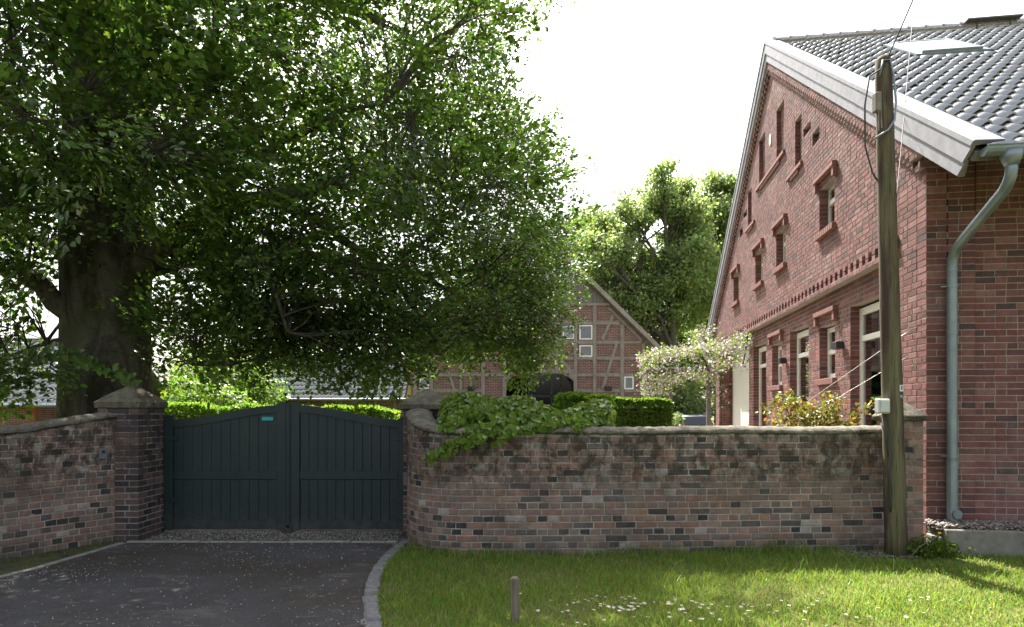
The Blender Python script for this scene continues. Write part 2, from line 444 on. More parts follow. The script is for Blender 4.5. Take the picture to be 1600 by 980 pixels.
# ---------------------------------------------------------------- bricks
BQ = np.array([[0, 1, 2, 3], [0, 4, 5, 1], [1, 5, 6, 2], [2, 6, 7, 3], [3, 7, 4, 0], [4, 8, 9, 5], [5, 9, 10, 6], [6, 10, 11, 7], [7, 11, 8, 4]])
def brick_verts(L, H, D, c, jit, n):
    """n bricks as arrays (n,12,3): front at y=0, back at y=D"""
    L = np.broadcast_to(L, n)[:, None]; sx = np.array([-1, 1, 1, -1]); sz = np.array([-1, -1, 1, 1])
    V = np.zeros((n, 12, 3))
    cr = c * rng.uniform(.7, 1.5, (n, 4))
    V[:, 0:4, 0] = sx * (L / 2 - cr); V[:, 0:4, 2] = sz * (H / 2 - cr * .9)
    V[:, 4:8, 0] = sx * L / 2; V[:, 4:8, 2] = sz * H / 2; V[:, 4:8, 1] = c
    V[:, 8:, 0] = sx * L / 2; V[:, 8:, 2] = sz * H / 2; V[:, 8:, 1] = D
    V[:, :4] += rng.normal(0, jit, (n, 4, 3)) * np.array([1, .5, 1])
    V[:, 4:8, 0] += rng.normal(0, jit * .8, (n, 4)); V[:, 4:8, 2] += rng.normal(0, jit * .6, (n, 4))
    return V
BRICK_MESH = {}
def lay(parent, recs, H, D, c, jit, pal, weights, mat, n_obj=300, visible=None, name='brick', rest='bricks'):
    """recs: rows x,y,z(centre),angle,L ; the ones that show largest become single bricks"""
    recs = np.array(recs, float)
    pal = np.array(pal); n = len(recs)
    tone = rng.choice(len(pal), n, p=np.array(weights) / sum(weights))
    if recs.shape[1] > 5:
        dk = recs[:, 5] > 0
        tone[dk] = (recs[dk, 5] - 1).astype(int)
    y = np.maximum(recs[:, 1], .3)
    px = 800 + 1000 * recs[:, 0] / y; py = 640 - 1000 * (recs[:, 2] - CAMZ) / y
    nx, ny = np.sin(recs[:, 3]), -np.cos(recs[:, 3])
    face = -(nx * recs[:, 0] + ny * recs[:, 1]) / np.hypot(recs[:, 0], recs[:, 1])
    area = recs[:, 4] * np.clip(face, 0, 1) / y ** 2
    ok = (px > -12) & (px < 1612) & (py > -10) & (py < 990) & (recs[:, 1] > 1)
    if visible is not None: ok &= visible(px, py)
    area = np.where(ok, area, -1)
    order = np.argsort(-area); pick = order[:n_obj]; pick = pick[area[pick] > 0]
    single = np.zeros(n, bool); single[pick] = True
    for i in pick:
        L = round(recs[i, 4], 2); k = (mat.name, L, H, D, int(tone[i]), int(rng.integers(3)))
        if k not in BRICK_MESH:
            V = brick_verts(np.array([recs[i, 4]]), H, D, c, jit, 1)[0]
            BRICK_MESH[k] = mesh_np('brick', V, BQ, None, mat, np.r_[pal[tone[i]], 1])
        o = bpy.data.objects.new(name, BRICK_MESH[k])
        a = recs[i, 3] + rng.normal(0, jit * 2)
        sc = recs[i, 4] / (L if abs(L - recs[i, 4]) < .02 else recs[i, 4])
        M = Matrix.Translation(Vector(recs[i, :3]) + Vector((-math.sin(a), math.cos(a), 0)) * -abs(rng.normal(0, jit * .7))) @ Matrix.Rotation(a, 4, 'Z')
        link(o, parent, M)
    R_ = recs[~single]; m = len(R_)
    if m:
        V = brick_verts(R_[:, 4], H, D, c, jit, m)
        V[:, :, 1] -= np.abs(rng.normal(0, jit * .7, (m, 1)))
        ca, sa = np.cos(R_[:, 3])[:, None], np.sin(R_[:, 3])[:, None]
        X = V[:, :, 0] * ca - V[:, :, 1] * sa + R_[:, 0:1]; Y = V[:, :, 0] * sa + V[:, :, 1] * ca + R_[:, 1:2]
        V = np.stack([X, Y, V[:, :, 2] + R_[:, 2:3]], 2)
        Q = (BQ[None] + (np.arange(m) * 12)[:, None, None]).reshape(-1, 4)
        tn = np.repeat(np.c_[pal[tone[~single]] * rng.uniform(.88, 1.12, (m, 1)), np.ones(m)], 12, 0)
        o = obj_np(rest, V.reshape(-1, 3), Q, None, mat, parent, tn)
        tag(o, kind='stuff')

PAL_OLD = [(.25, .142, .108), (.29, .19, .15), (.215, .165, .135), (.10, .082, .08), (.035, .032, .036), (.34, .30, .265), (.33, .19, .13), (.225, .145, .125), (.185, .135, .115)]
W_OLD = [5, 4.5, 4, 1.6, .9, 1.2, .8, 5, 3.6]
PAL_PIER = [(.055, .045, .045), (.085, .062, .060), (.12, .082, .074), (.035, .032, .036), (.17, .11, .095)]
W_PIER = [4, 4, 3, 3, 1.2]
CH = .0768   # course height of the old wall

def garden_wall(name, label, path, ztop, zones, thick=.3, cap_w=.36, vis=None):
    """brick wall along a plan path; path is the face turned to the road"""
    P, S = resample(chaikin(path, 3), .02)
    T = np.gradient(P, axis=0); T /= np.linalg.norm(T, axis=1)[:, None]
    N = np.stack([T[:, 1], -T[:, 0]], 1)
    mid = len(P) // 2
    if (N[mid] * -P[mid]).sum() < 0: N = -N
    root = empty(name, (P[mid, 0], P[mid, 1], 0), label, 'wall')
    zt = np.array([ztop(s) for s in S])
    def at(s): return np.array([np.interp(s, S, P[:, 0]), np.interp(s, S, P[:, 1])]), np.array([np.interp(s, S, N[:, 0]), np.interp(s, S, N[:, 1])])
    recs = []; k = 0; Lh, Ls, J = .114, .238, .0125
    while k * CH < zt.max() - .02:
        z = (k + .5) * CH; s = (.06 if k % 2 else 0.0)
        while s < S[-1]:
            L = Ls if (k % 2 == 0 and not zones(s)) else Lh
            L = min(L * random.uniform(.94, 1.05), S[-1] - s)
            if L < .05: break
            p, n = at(s + L / 2)
            if z + CH * .3 < np.interp(s + L / 2, S, zt) - .055:
                dark = 0
                if random.random() < (.20 if z < .55 else .05): dark = random.choice((4, 5, 5))
                recs.append((p[0], p[1], z, math.atan2(n[0], -n[1]), L, dark))
            s += L + J
        k += 1
    lay(root, recs, CH - .012, .1, .0055, .0032, PAL_OLD, W_OLD, MAT['brick_old'], visible=vis)
    # mortar body
    idx = np.arange(0, len(P), 3); V = []
    for i in idx:
        f_ = P[i] - N[i] * .0042; b_ = P[i] - N[i] * thick; z = zt[i] - .05
        V += [(f_[0], f_[1], -.1), (f_[0], f_[1], z), (b_[0], b_[1], z), (b_[0], b_[1], -.1)]
    m = len(idx); Q = [[i * 4 + j, (i + 1) * 4 + j, (i + 1) * 4 + (j + 1) % 4, i * 4 + (j + 1) % 4] for i in range(m - 1) for j in range(4)] + [[0, 1, 2, 3], [(m - 1) * 4 + 3, (m - 1) * 4 + 2, (m - 1) * 4 + 1, (m - 1) * 4]]
    MB().add(V, Q).build('mortar_body', MAT['mortar_old'], root)
    # rounded mortar coping
    prof = [(.022, -.055), (.026, -.035), (.012, -.010), (-.04, .022), (-.15, .034), (-.26, .02), (-thick - .02, -.01), (-thick - .03, -.06)]
    V = []; np_ = len(prof)
    for i in idx:
        w = .006 * math.sin(i * .9) + random.uniform(-.004, .004)
        for o, dz in prof:
            q = P[i] + N[i] * (o + random.uniform(-.004, .004)); V.append((q[0], q[1], zt[i] + dz + w * .6 + random.uniform(-.003, .003)))
    Q = [[i * np_ + j, (i + 1) * np_ + j, (i + 1) * np_ + (j + 1) % np_, i * np_ + (j + 1) % np_] for i in range(m - 1) for j in range(np_)]
    Q += [[0, 1, 6, 7], [1, 2, 5, 6], [2, 3, 4, 5]]; e = (m - 1) * np_; Q += [[e + 7, e + 6, e + 1, e], [e + 6, e + 5, e + 2, e + 1], [e + 5, e + 4, e + 3, e + 2]]
    MB().add(V, Q).build('coping', MAT['coping'], root, smooth=True)
    return P, S, N, zt

RW_PATH = [(-1.385, 8.62), (-1.375, 8.35), (-1.30, 8.02), (-1.10, 7.66), (-.72, 7.47), (-.3, 7.45), (.6, 7.47), (2.5, 7.575), (4.6, 7.69)]
def rw_top(s):
    a = min(max((s - .05) / 1.35, 0), 1); a = a * a * (3 - 2 * a)
    return 1.68 - .215 * a + .006 * math.sin(s * 3)
RWP, RWS, RWN, RWZ = garden_wall('garden_wall', 'weathered brick garden wall curving from the gate to the tarred pole', RW_PATH, rw_top, lambda s: s < 1.5)
LW_PATH = [(-4.99, 8.42), (-5.20, 8.12), (-5.42, 7.80), (-5.72, 7.17), (-6.25, 6.6), (-7.5, 6.3), (-9.5, 6.2), (-12, 6.2)]
def lw_top(s):
    a = min(max((s - .0) / 1.55, 0), 1); a = a * a * (3 - 2 * a) * .5 + a * .5
    return 1.665 - .21 * a
LWP, LWS, LWN, LWZ = garden_wall('garden_wall', 'old brick garden wall beside the driveway left of the gate, under the beech', LW_PATH, lw_top, lambda s: True)

def pier(name, label, x0, x1, y0, y1, ztop, apex, capmat, pal, w, brickmat, caph=.075, over=.055):
    cx, cy = (x0 + x1) / 2, (y0 + y1) / 2
    root = empty(name, (cx, cy, 0), label, 'pillar', 'brick pillars of the garden wall')
    recs = []; n = int(ztop / CH)
    ch = ztop / n; J = .011
    faces = [((x0, y0), (1, 0), x1 - x0), ((x1, y0), (0, 1), y1 - y0), ((x1, y1), (-1, 0), x1 - x0), ((x0, y1), (0, -1), y1 - y0)]
    for k in range(n):
        for fi, (o, d, Lf) in enumerate(faces):
            start = 0.0 if (k + fi) % 2 == 0 else .125
            end = Lf - (0.0 if (k + fi) % 2 == 0 else 0.125)
            m = max(1, round((end - start) / (.25 if k % 2 else .19))); L = (end - start + J) / m
            for j in range(m):
                c_ = start + L * j + (L - J) / 2
                recs.append((o[0] + d[0] * c_, o[1] + d[1] * c_, (k + .5) * ch, math.atan2(d[1], d[0]), L - J, 0))
    lay(root, recs, ch - .011, .114, .005, .0014, pal, w, brickmat)
    MB().box((cx, cy, ztop / 2 - .05), (x1 - x0 - .009, y1 - y0 - .009, ztop + .08)).build('mortar_body', MAT['mortar_old'], root)
    mb = MB(); X0, X1, Y0, Y1 = x0 - over, x1 + over, y0 - over, y1 + over
    z0, z1 = ztop - .005, ztop + caph; N_ = 7
    V = []
    def ring(f, z):
        pts = []
        for a in range(N_): pts.append((X0 + (X1 - X0) * a / N_, Y0))
        for a in range(N_): pts.append((X1, Y0 + (Y1 - Y0) * a / N_))
        for a in range(N_): pts.append((X1 - (X1 - X0) * a / N_, Y1))
        for a in range(N_): pts.append((X0, Y1 - (Y1 - Y0) * a / N_))
        return [(cx + (p[0] - cx) * f + random.uniform(-.004, .004), cy + (p[1] - cy) * f + random.uniform(-.004, .004), z + random.uniform(-.004, .004)) for p in pts]
    for f_, z in ((.93, z0), (.985, z0 + .012), (1, z1 - .012), (.97, z1), (.72, z1 + (apex - z1) * .30), (.48, z1 + (apex - z1) * .56), (.22, z1 + (apex - z1) * .84), (.06, apex)): V += ring(f_, z)
    r = N_ * 4; V.append((cx, cy, apex + .005)); V.append((cx, cy, z0))
    Q = [[i * r + j, i * r + (j + 1) % r, (i + 1) * r + (j + 1) % r, (i + 1) * r + j] for i in range(7) for j in range(r)]
    T = [[7 * r + j, 7 * r + (j + 1) % r, 8 * r] for j in range(r)] + [[(j + 1) % r, j, 8 * r + 1] for j in range(r)]
    mb.add(V, Q, T).build('cap', capmat, root)
    return root
pier('gate_pillar', 'dark brick gate pillar with pyramid cap in front of the beech trunk', -5.34, -4.81, 8.24, 8.87, 1.72, 2.03, MAT['cap'], PAL_PIER, W_PIER, MAT['brick_pier'], .09, .028)
pier('gate_pillar', 'gate pillar with mossy pyramid cap where the long curved wall starts', -1.46, -.87, 8.58, 9.2, 1.70, 1.985, MAT['cap'], PAL_PIER, W_PIER, MAT['brick_pier'], .08)
pier('wall_pillar', 'slim pink brick pillar with pale pyramid cap between pole and house', 4.58, 4.945, 7.69, 8.04, 1.57, 1.81, MAT['coping'], PAL_OLD, W_OLD, MAT['brick_pier'], .06, .04)

# ---------------------------------------------------------------- the gate
def gate_leaf(label, xa, xb, hinge_left):
    """xa<xb; the high end is at the meeting stile"""
    Y = 8.85; root = empty('gate_leaf', ((xa + xb) / 2, Y, 0), label, 'gate', 'wings of the driveway gate')
    xh, xm = (xa, xb) if hinge_left else (xb, xa); sg = 1 if hinge_left else -1
    def top(x):   # S-shaped upper edge
        a = abs(x - xh) / abs(xm - xh); a = min(max((a - .06) / .92, 0), 1); s = a * a * (3 - 2 * a)
        return 1.555 + .215 * (.75 * s + .25 * a)
    g = MAT['gate']; zb = .035; sw = .125
    for xe, h in ((xh, 1.625 if hinge_left else 1.60), (xm, 1.805)):
        x0, x1 = (xe, xe + sg * sw) if xe == xh else (xe - sg * sw, xe)
        mb = MB(); lo, hi = min(x0, x1), max(x0, x1)
        horn = [(lo, zb), (hi, zb), (hi, h - .03), (hi - .02, h - .008), (hi - .045, h), (lo + .045, h), (lo + .02, h - .008), (lo, h - .03)]
        mb.prism(horn, Y - .03, Y + .03, lambda a, b, d: (a, d, b)).build('stile', g, root)
    xi0, xi1 = (min(xh + sg * sw, xm - sg * sw) + .001, max(xh + sg * sw, xm - sg * sw) - .001)
    xs = np.linspace(xi0, xi1, 22)
    poly = [(x, top(x) - .105) for x in xs] + [(x, top(x)) for x in xs[::-1]]
    MB().prism(poly, Y - .026, Y + .026, lambda a, b, d: (a, d, b)).build('top_rail', g, root)
    for nm, z0, z1 in (('bottom_rail', zb + .015, .17), ('middle_rail', .735, .855)):
        MB().box(((xi0 + xi1) / 2, Y, (z0 + z1) / 2), (xi1 - xi0, .05, z1 - z0), bev=.006).build(nm, g, root)
    n = 11; w = (xi1 - xi0) / n
    for i in range(n):
        a, b = xi0 + i * w + .0014, xi0 + (i + 1) * w - .0014
        dy = random.uniform(-.0015, .0015)
        # a tongued board with chamfered long edges
        cs = [(a, .009), (a + .006, 0), (b - .006, 0), (b, .009), (b, .02), (a, .02)]
        V = []
        for zf in (0, 1):
            for x, y in cs: V.append((x, Y - .008 + dy + y * (.45 if y == .009 else 1), .12 if zf == 0 else top(x) - .06))
        Q = [[j, (j + 1) % 6, (j + 1) % 6 + 6, j + 6] for j in range(6)]
        MB().add(V, Q, [[0, 5, 4], [0, 4, 3], [0, 3, 2], [0, 2, 1], [6, 7, 8], [6, 8, 9], [6, 9, 10], [6, 10, 11]]).build('board', g, root)
    MB().prism([(x, top(x) - .08) for x in xs[::-1]] + [(xi0, .13), (xi1, .13)], Y + .016, Y + .021, lambda a, b, d: (a, d, b)).build('backing', g, root)
    return root
XM = -3.085
gl = gate_leaf('dark green wooden gate wing with turquoise sticker, next to the beech', -4.80, XM - .03, True)
MB().box((XM, 8.815, .93), (.062, .03, 1.73), bev=.012).build('meeting_strip', MAT['gate'], gl)
MB().box((XM, 8.83, .06), (.1, .06, .11), bev=.01).box((XM, 8.80, .02), (.14, .1, .035), bev=.008).build('drop_bolt', MAT['gate'], gl)
MB().box((-3.37, 8.8225, 1.573), (.155, .003, .05)).build('sticker', mat_simple('turquoise', (.02, .30, .33), (.03, .35, .38), 5, .5, bump=0), gl)['label'] = 'turquoise strip sticker'
gr = gate_leaf('dark green wooden gate wing without sticker, next to the curved wall', XM + .03, -1.44, False)
for root, xe, s_ in ((gl, -4.80, 1), (gr, -1.44, -1)):
    for z in (.45, 1.3):
        MB().box((xe + s_ * .09, 8.8175, z), (.2, .006, .045), bev=.002).build('strap_hinge', MAT['gate'], root)

# ---------------------------------------------------------------- kerb stones and edging
KP, KS = resample(KERB, .01)
kb = empty('stone_kerb', (-1.4, 6.5, 0), 'row of grey granite stones bordering the driveway and lawn', 'kerb')
s = 0.0
while s < KS[-1] - .4 and s < 7.5:
    L = random.uniform(.17, .29)
    p = np.array([np.interp(s + L / 2, KS, KP[:, k]) for k in (0, 1)]); p2 = np.array([np.interp(s + L / 2 + .02, KS, KP[:, k]) for k in (0, 1)])
    d = p2 - p; a = math.atan2(d[1], d[0]); nrm = np.array([-math.sin(a), math.cos(a)])
    mb = MB().box((0, 0, 0), (L - .022, .135, .09), bev=.016)
    mb.v[-1] += rng.normal(0, .005, mb.v[-1].shape)
    M = Matrix.Translation((p[0] + nrm[0] * .075, p[1] + nrm[1] * .075, -.013 + random.uniform(-.006, .006))) @ Matrix.Rotation(a + random.uniform(-.03, .03), 4, 'Z') @ Matrix.Rotation(random.uniform(-.03, .03), 4, 'X')
    mb.build('kerb_stone', MAT['cobble'], kb, M=M); s += L
ed = empty('edging_strip', (-3.2, 8.2, 0), 'pale concrete edging laid across the drive before the gate', 'kerb')
x = -4.93
while x < -1.5:
    L = min(random.uniform(.45, .95), -1.46 - x)
    if L < .1: break
    z = random.uniform(-.006, .006)
    MB().box((x + L / 2, 8.20 + random.uniform(-.006, .006), z - .028), (L - .012, .085, .09), Matrix.Rotation(random.uniform(-.012, .012), 3, 'Z'), bev=.008).build('edging_stone', MAT['edging'], ed); x += L
ed2 = empty('edging_strip', (-5.1, 7, 0), 'narrow concrete edging between driveway and mossy strip under the wall', 'kerb')
E_, ES = resample(np.array(LEFT_EDGE, float), .05); s = 0
while s < ES[-1] - .3 and s < 5:
    L = random.uniform(.5, .9)
    a = np.array([np.interp(s, ES, E_[:, k]) for k in (0, 1)]); b = np.array([np.interp(s + L - .012, ES, E_[:, k]) for k in (0, 1)])
    MB().bar((a[0], a[1], -.022), (b[0], b[1], -.022), .07, .08, (0, 0, 1), .008).build('edging_stone', MAT['edging'], ed2); s += L

# ================================================================ brick farmhouse on the right
HC = np.array([5.18, 8.0]); HG = np.array([.1406, .9901]); HE = np.array([.9901, -.1406])
QA = 7.5; ZA = 10.53; SL = .69; HL = 11.0; OV = 1.25
def rz(q): return ZA - SL * abs(q - QA)
def GP(u, off, z): p = HC + HG * u - HE * off; return (p[0], p[1], z)     # point on the gable
def SP(s_, off, z): p = HC + HE * s_ - HG * off; return (p[0], p[1], z)   # point on the side wall
house = empty('brick_farmhouse', (*HC, 0), 'red brick farmhouse with steep tiled roof and decorated gable right of the garden', 'house')
HH = .0815; AG = math.atan2(-HG[1], -HG[0]); AS = math.atan2(HE[1], HE[0])
u_ = lambda tt: tt / .9901
UP = [(u_(a), u_(b)) for a, b in ((3.17, 3.95), (6.17, 6.93), (8.18, 8.97), (11.05, 11.8))]
BIG = [(u_(1.35), u_(2.73)), (u_(4.91), u_(6.19)), (u_(8.25), u_(9.63))]
SML = [(u_(3.44), u_(4.26)), (u_(6.85), u_(7.69))]
PORCH = (u_(10.17), u_(14.15))
OPEN = [(a, b, 4.97, 5.80) for a, b in UP] + [(a, b, .1, 3.39) for a, b in BIG] + [(a, b, 2.27, 3.25) for a, b in SML] + [(PORCH[0], PORCH[1], -.1, 3.83)]
def mirror(a, b): return (2 * QA - b, 2 * QA - a)
SLOT = []
for a, b, z0, z1 in ((u_(6.29), u_(6.9), 7.50, 8.66), (u_(5.02), u_(5.46), 6.76, 7.76), (u_(4.45), u_(4.9), 7.16, 7.36), (u_(3.95), u_(4.35), 6.75, 6.98)):
    SLOT.append((a, b, z0, z1)); SLOT.append((*mirror(a, b), z0, z1))
UR = u_(14.9)
PAN = (u_(.74), u_(14.25))
def goff(u, z):
    d = rz(u) - z
    if d < .62: return .075
    if d < .72: return .045
    for a, b, z0, z1 in SLOT:
        if a < u < b and z0 < z < z1: return -.085
    if z < 3.83 and PAN[0] < u < PAN[1]: return -.10
    return 0.0
def soff(s_, z):
    if s_ < .56: return 0.0
    if z > 4.12: return 0.02
    return -.03
recs = []; MV = []
JN = .0115
def fill(a, b, z, put, first=True):
    x = a
    while x < b - .03:
        L = .238 if random.random() < .62 else .114
        L *= random.uniform(.97, 1.03)
        if b - (x + L) < .09: L = b - x
        if L > .27: L = L / 2 - JN / 2
        put(x, L); x += L + JN
mort = MB()
def mortar(fn, a, b, z0, z1, off, D=.225):
    a += .005; b -= .005
    P = [fn(a, off - .0035, z0), fn(b, off - .0035, z0), fn(b, off - .0035, z1), fn(a, off - .0035, z1), fn(a, off - D, z0), fn(b, off - D, z0), fn(b, off - D, z1), fn(a, off - D, z1)]
    mort.add(P, [[0, 1, 2, 3], [0, 4, 5, 1], [1, 5, 6, 2], [2, 6, 7, 3], [3, 7, 4, 0]])
k = 0
while k * HH < 10.3:
    z0, z1 = k * HH, (k + 1) * HH; zc = (z0 + z1) / 2
    half = (ZA - .34 - z1) / SL
    lo, hi = max(0.0, QA - half), min(UR, QA + half)
    if hi - lo > .1:
        if lo == 0 and k % 2: lo = .252
        dent = 48 <= k <= 49
        cuts = {lo, hi, PAN[0], PAN[1]}
        for a, b, c0, c1 in OPEN + SLOT: cuts |= {a, b}
        for d in (.62, .72):
            h = (ZA - d - zc) / SL; cuts |= {QA - h, QA + h}
        cuts = sorted(c for c in cuts if lo <= c <= hi)
        runs = []
        for a, b in zip(cuts[:-1], cuts[1:]):
            m = (a + b) / 2
            if b - a < 1e-4 or any(p < m < q and c0 < zc < c1 for p, q, c0, c1 in OPEN): continue
            o = goff(m, zc)
            if k == 47 and PAN[0] < m < PAN[1]: o = .045
            if dent and PAN[0] < m < PAN[1]: o = .03
            if runs and abs(runs[-1][1] - a) < 1e-6 and runs[-1][2] == o: runs[-1] = (runs[-1][0], b, o)
            else: runs.append((a, b, o))
        for a, b, o in runs:
            if b - a < .035: continue
            def put(x, L, o=o): recs.append((*GP(x + L / 2, o, zc), AG, L, 0))
            if dent and o == .03:
                x = a
                while x < b - .1:
                    recs.append((*GP(x + .06, o, zc), AG, .115, 0)); x += .235
                mortar(GP, a, b, z0, z1, -.10, .12)
            else:
                fill(a, b, zc, put); mortar(GP, a, b, z0, z1 + 1e-4, o)
    # side wall
    if z1 < 5.2:
        a0 = 0.0 if k % 2 else .252
        for a, b in ((a0, .56), (.56, HL)):
            o = soff((a + b) / 2, zc)
            def put(x, L, o=o): recs.append((*SP(x + L / 2, o, zc), AS, L, 0))
            fill(a, b, zc, put); mortar(SP, a, b, z0, z1 + 1e-4, o)
    k += 1
# the two bricks thick end pillar of the porch that faces the road
for k in range(int(3.83 / HH)):
    a0 = 0.0
    def put(x, L): recs.append((*(HC + HG * PORCH[1] + HE * (x + L / 2)), (k + .5) * HH, AS, L, 0))
    fill(.10 + (.0 if k % 2 else .12), .44, 0, put)
PAL_H = [(.192, .076, .070), (.225, .096, .088), (.168, .066, .063), (.14, .062, .060), (.26, .13, .117), (.09, .053, .056), (.19, .10, .093)]
W_H = [5, 4, 4, 3, 1.5, 1.3, 1.5]
lay(house, recs, HH - .012, .235, .0032, .0014, PAL_H, W_H, MAT['brick_house'], 300, lambda px, py: ~((px < 1446) & (py > 662)) & ~((px > 1370) & (px < 1414)))
mort.build('mortar', MAT['mortar_house'], house, fix=False)

# window sills, hoods
def gbar(name, a, b, z0, z1, o0, o1, mat, parent, bev=.006):
    c = (np.array(GP(a, o0, z0)) + np.array(GP(b, o1, z1))) / 2
    M = Matrix(((-HG[0], HE[0], 0), (-HG[1], HE[1], 0), (0, 0, 1)))
    return MB().box(c, (b - a, o1 - o0, z1 - z0), M, bev).build(name, mat, parent)
MAT['brick_trim'] = mat_simple('trim_brick', (.17, .072, .062), (.26, .115, .097), 11, .85, bump=.5, dist=.006)
def hood(a, b, z, base, drop=.17):
    h = gbar('window_hood', a - .13, b + .13, z, z + .085, base - .03, base + .085, MAT['brick_trim'], house)
    for x in (a - .13, b + .03):
        gbar('hood_stop', x, x + .10, z - drop, z - .002, base - .03, base + .07, MAT['brick_trim'], h)
def sill(a, b, z, base):
    n = 9; w = (b - a + .16) / n
    s_ = empty_part = None
    mb = MB(); M = Matrix(((-HG[0], HE[0], 0), (-HG[1], HE[1], 0), (0, 0, 1)))
    for i in range(n):
        x = a - .08 + i * w
        c = (np.array(GP(x, base - .2, z - .11)) + np.array(GP(x + w - .008, base + .075, z))) / 2
        mb.box(c, (w - .008, .275, .11), M, .006)
    mb.build('window_sill', MAT['brick_trim'], house)
def window(a, b, z0, z1, base, rec, transom=None, mullion=False, blind=True, fw=.06):
    """white framed window set back in the gable"""
    o = base - rec
    w = gbar('window', a + .002, a + fw, z0 + .002, z1 - .002, o - .05, o, MAT['white_frame'], house, .004)
    def part(nm, *r): gbar(nm, *r, MAT['white_frame'], w, .004)
    part('frame', b - fw, b - .002, z0 + .002, z1 - .002, o - .05, o)
    part('frame', a + fw, b - fw, z0 + .002, z0 + fw, o - .05, o)
    part('frame', a + fw, b - fw, z1 - fw, z1 - .002, o - .05, o)
    if transom: part('transom', a + fw, b - fw, transom - .045, transom + .045, o - .05, o + .012)
    if mullion: part('mullion', (a + b) / 2 - .03, (a + b) / 2 + .03, z0 + fw, (transom or z1) - .045, o - .05, o + .005)
    zs = [z0 + fw] + ([transom - .045, transom + .045] if transom else []) + [z1 - fw]
    for zz0, zz1 in zip(zs[::2], zs[1::2]):
        for aa, bb in ([(a + fw, (a + b) / 2), ((a + b) / 2, b - fw)] if mullion else [(a + fw, b - fw)]):
            gbar('pane', aa, bb, zz0, zz1, o - .033, o - .025, MAT['glass'], w, 0)
    if blind:
        mb = MB(); M = Matrix(((-HG[0], HE[0], 0), (-HG[1], HE[1], 0), (0, 0, 1))) @ Matrix.Rotation(.5, 3, 'X'); z = z0 + .05
        while z < z1 - .04:
            c = (np.array(GP(a + .04, o - .12, z)) + np.array(GP(b - .04, o - .12, z))) / 2
            mb.box(c, (b - a - .09, .045, .004), M); z += .042
        mb.build('blind', MAT['blind'], w)
    return w
for a, b in UP:
    sill(a, b, 4.96, 0.0); hood(a, b, 5.93, 0.0); window(a, b, 4.97, 5.80, 0, .15, transom=5.5, blind=False)
for a, b in BIG: window(a, b, .12, 3.38, -.1, .14, transom=2.87, fw=.12)
for a, b in SML:
    sill(a, b, 2.27, -.1); hood(a, b, 3.46, -.1); window(a, b, 2.28, 3.24, -.1, .14, transom=2.78, blind=False, mullion=False, fw=.09)
# round owl hole near the top
mb = MB(); ring = [(QA + .085 * math.cos(i * math.pi / 10), 8.2 + .14 * math.sin(i * math.pi / 10)) for i in range(20)]
mb.prism(ring, .0, .02, lambda a, b, d: GP(a, d, b)).build('owl_hole_plate', MAT['plaster'], house)
# stepped brick ledges under the blind niches
for a, b, z0, z1, o in ((6.2, 8.8, 7.40, 7.48, .05), (6.6, 8.4, 7.32, 7.40, .03), (4.95, 6.0, 6.67, 6.75, .05), (5.2, 5.75, 6.59, 6.67, .03), (9.0, 10.05, 6.67, 6.75, .05), (9.25, 9.8, 6.59, 6.67, .03)):
    gbar('niche_ledge', u_(a), u_(b), z0, z1, -.02, o, MAT['brick_trim'], house)
# wall lamps
for i, uu in enumerate((u_(3.05), u_(6.5))):
    lm = gbar('wall_lamp', uu - .11, uu + .11, 2.74, 2.87, -.07, .05, MAT['dark_metal'], house)
    gbar('lamp_bracket', uu - .04, uu + .04, 2.76, 2.85, -.099, -.071, MAT['dark_metal'], lm)
# porch: white back wall, ceiling
gbar('porch_wall', PORCH[0] - .3, PORCH[1] + .3, 0, 3.82, -.55, -.43, MAT['plaster'], house, 0)
gbar('porch_ceiling', PORCH[0] - .2, PORCH[1] + .2, 3.835, 3.9, -.6, -.13, MAT['plank'], house, 0)
# added dark backing walls that block light and sight through the house
gp = [(0.3, 0), (UR - .3, 0), (UR - .3, 4.9), (QA, 9.9), (.3, 4.9)]
MB().prism(gp, -1.3, -1.2, lambda a, b, d: GP(a, d, b)).build('backing_wall', MAT['interior'], house)
c = (np.array(SP(.3, -.28, 0)) + np.array(SP(HL, -.24, 5.0))) / 2
MB().box(c, (HL - .3, .04, 5.0), Matrix.Rotation(AS, 3, 'Z')).build('backing_wall', MAT['interior'], house)
MB().prism([(0.0, 0), (UR, 0), (UR, 4.9), (QA, 10.0), (0, 4.9)], -HL, -HL + .3, lambda a, b, d: GP(a, d, b)).build('far_wall', MAT['mortar_house'], house)
c = (np.array(GP(UR - .3, -.3, 0)) + np.array(GP(UR, -HL, 5))) / 2
MB().box(c, (HL - .4, .28, 5.0), Matrix.Rotation(AS, 3, 'Z')).build('back_wall', MAT['mortar_house'], house)

# ---------------------------------------------------------------- roof
th = math.atan(SL)
roof = MB()
def RP(q, s_, lift=0.0):   # point on the roof plane (near slope q<QA, far slope q>QA)
    sgn = 1 if q <= QA else -1
    z = rz(q) + lift * math.cos(th); dq = -lift * math.sin(th) * sgn
    p = HC + HG * (q + dq) + HE * s_
    return np.array((p[0], p[1], z))
mb = MB()
for q0, q1 in ((-OV, QA), (2 * QA + OV, QA)):
    mb.add([RP(q0, -.08, -.06), RP(q1 - 1e-4, -.08, -.06), RP(q1 - 1e-4, HL + .2, -.06), RP(q0, HL + .2, -.06), RP(q0, -.08, -.16), RP(q1 - 1e-4, -.08, -.16), RP(q1 - 1e-4, HL + .2, -.16), RP(q0, HL + .2, -.16)],
           [[0, 1, 2, 3], [4, 7, 6, 5], [0, 4, 5, 1], [2, 6, 7, 3], [0, 3, 7, 4], [1, 5, 6, 2]])
roof_o = mb.build('roof', MAT['plank'], house)
t = NT('glazed_tile')
f = t.noise(6, 5, .6)
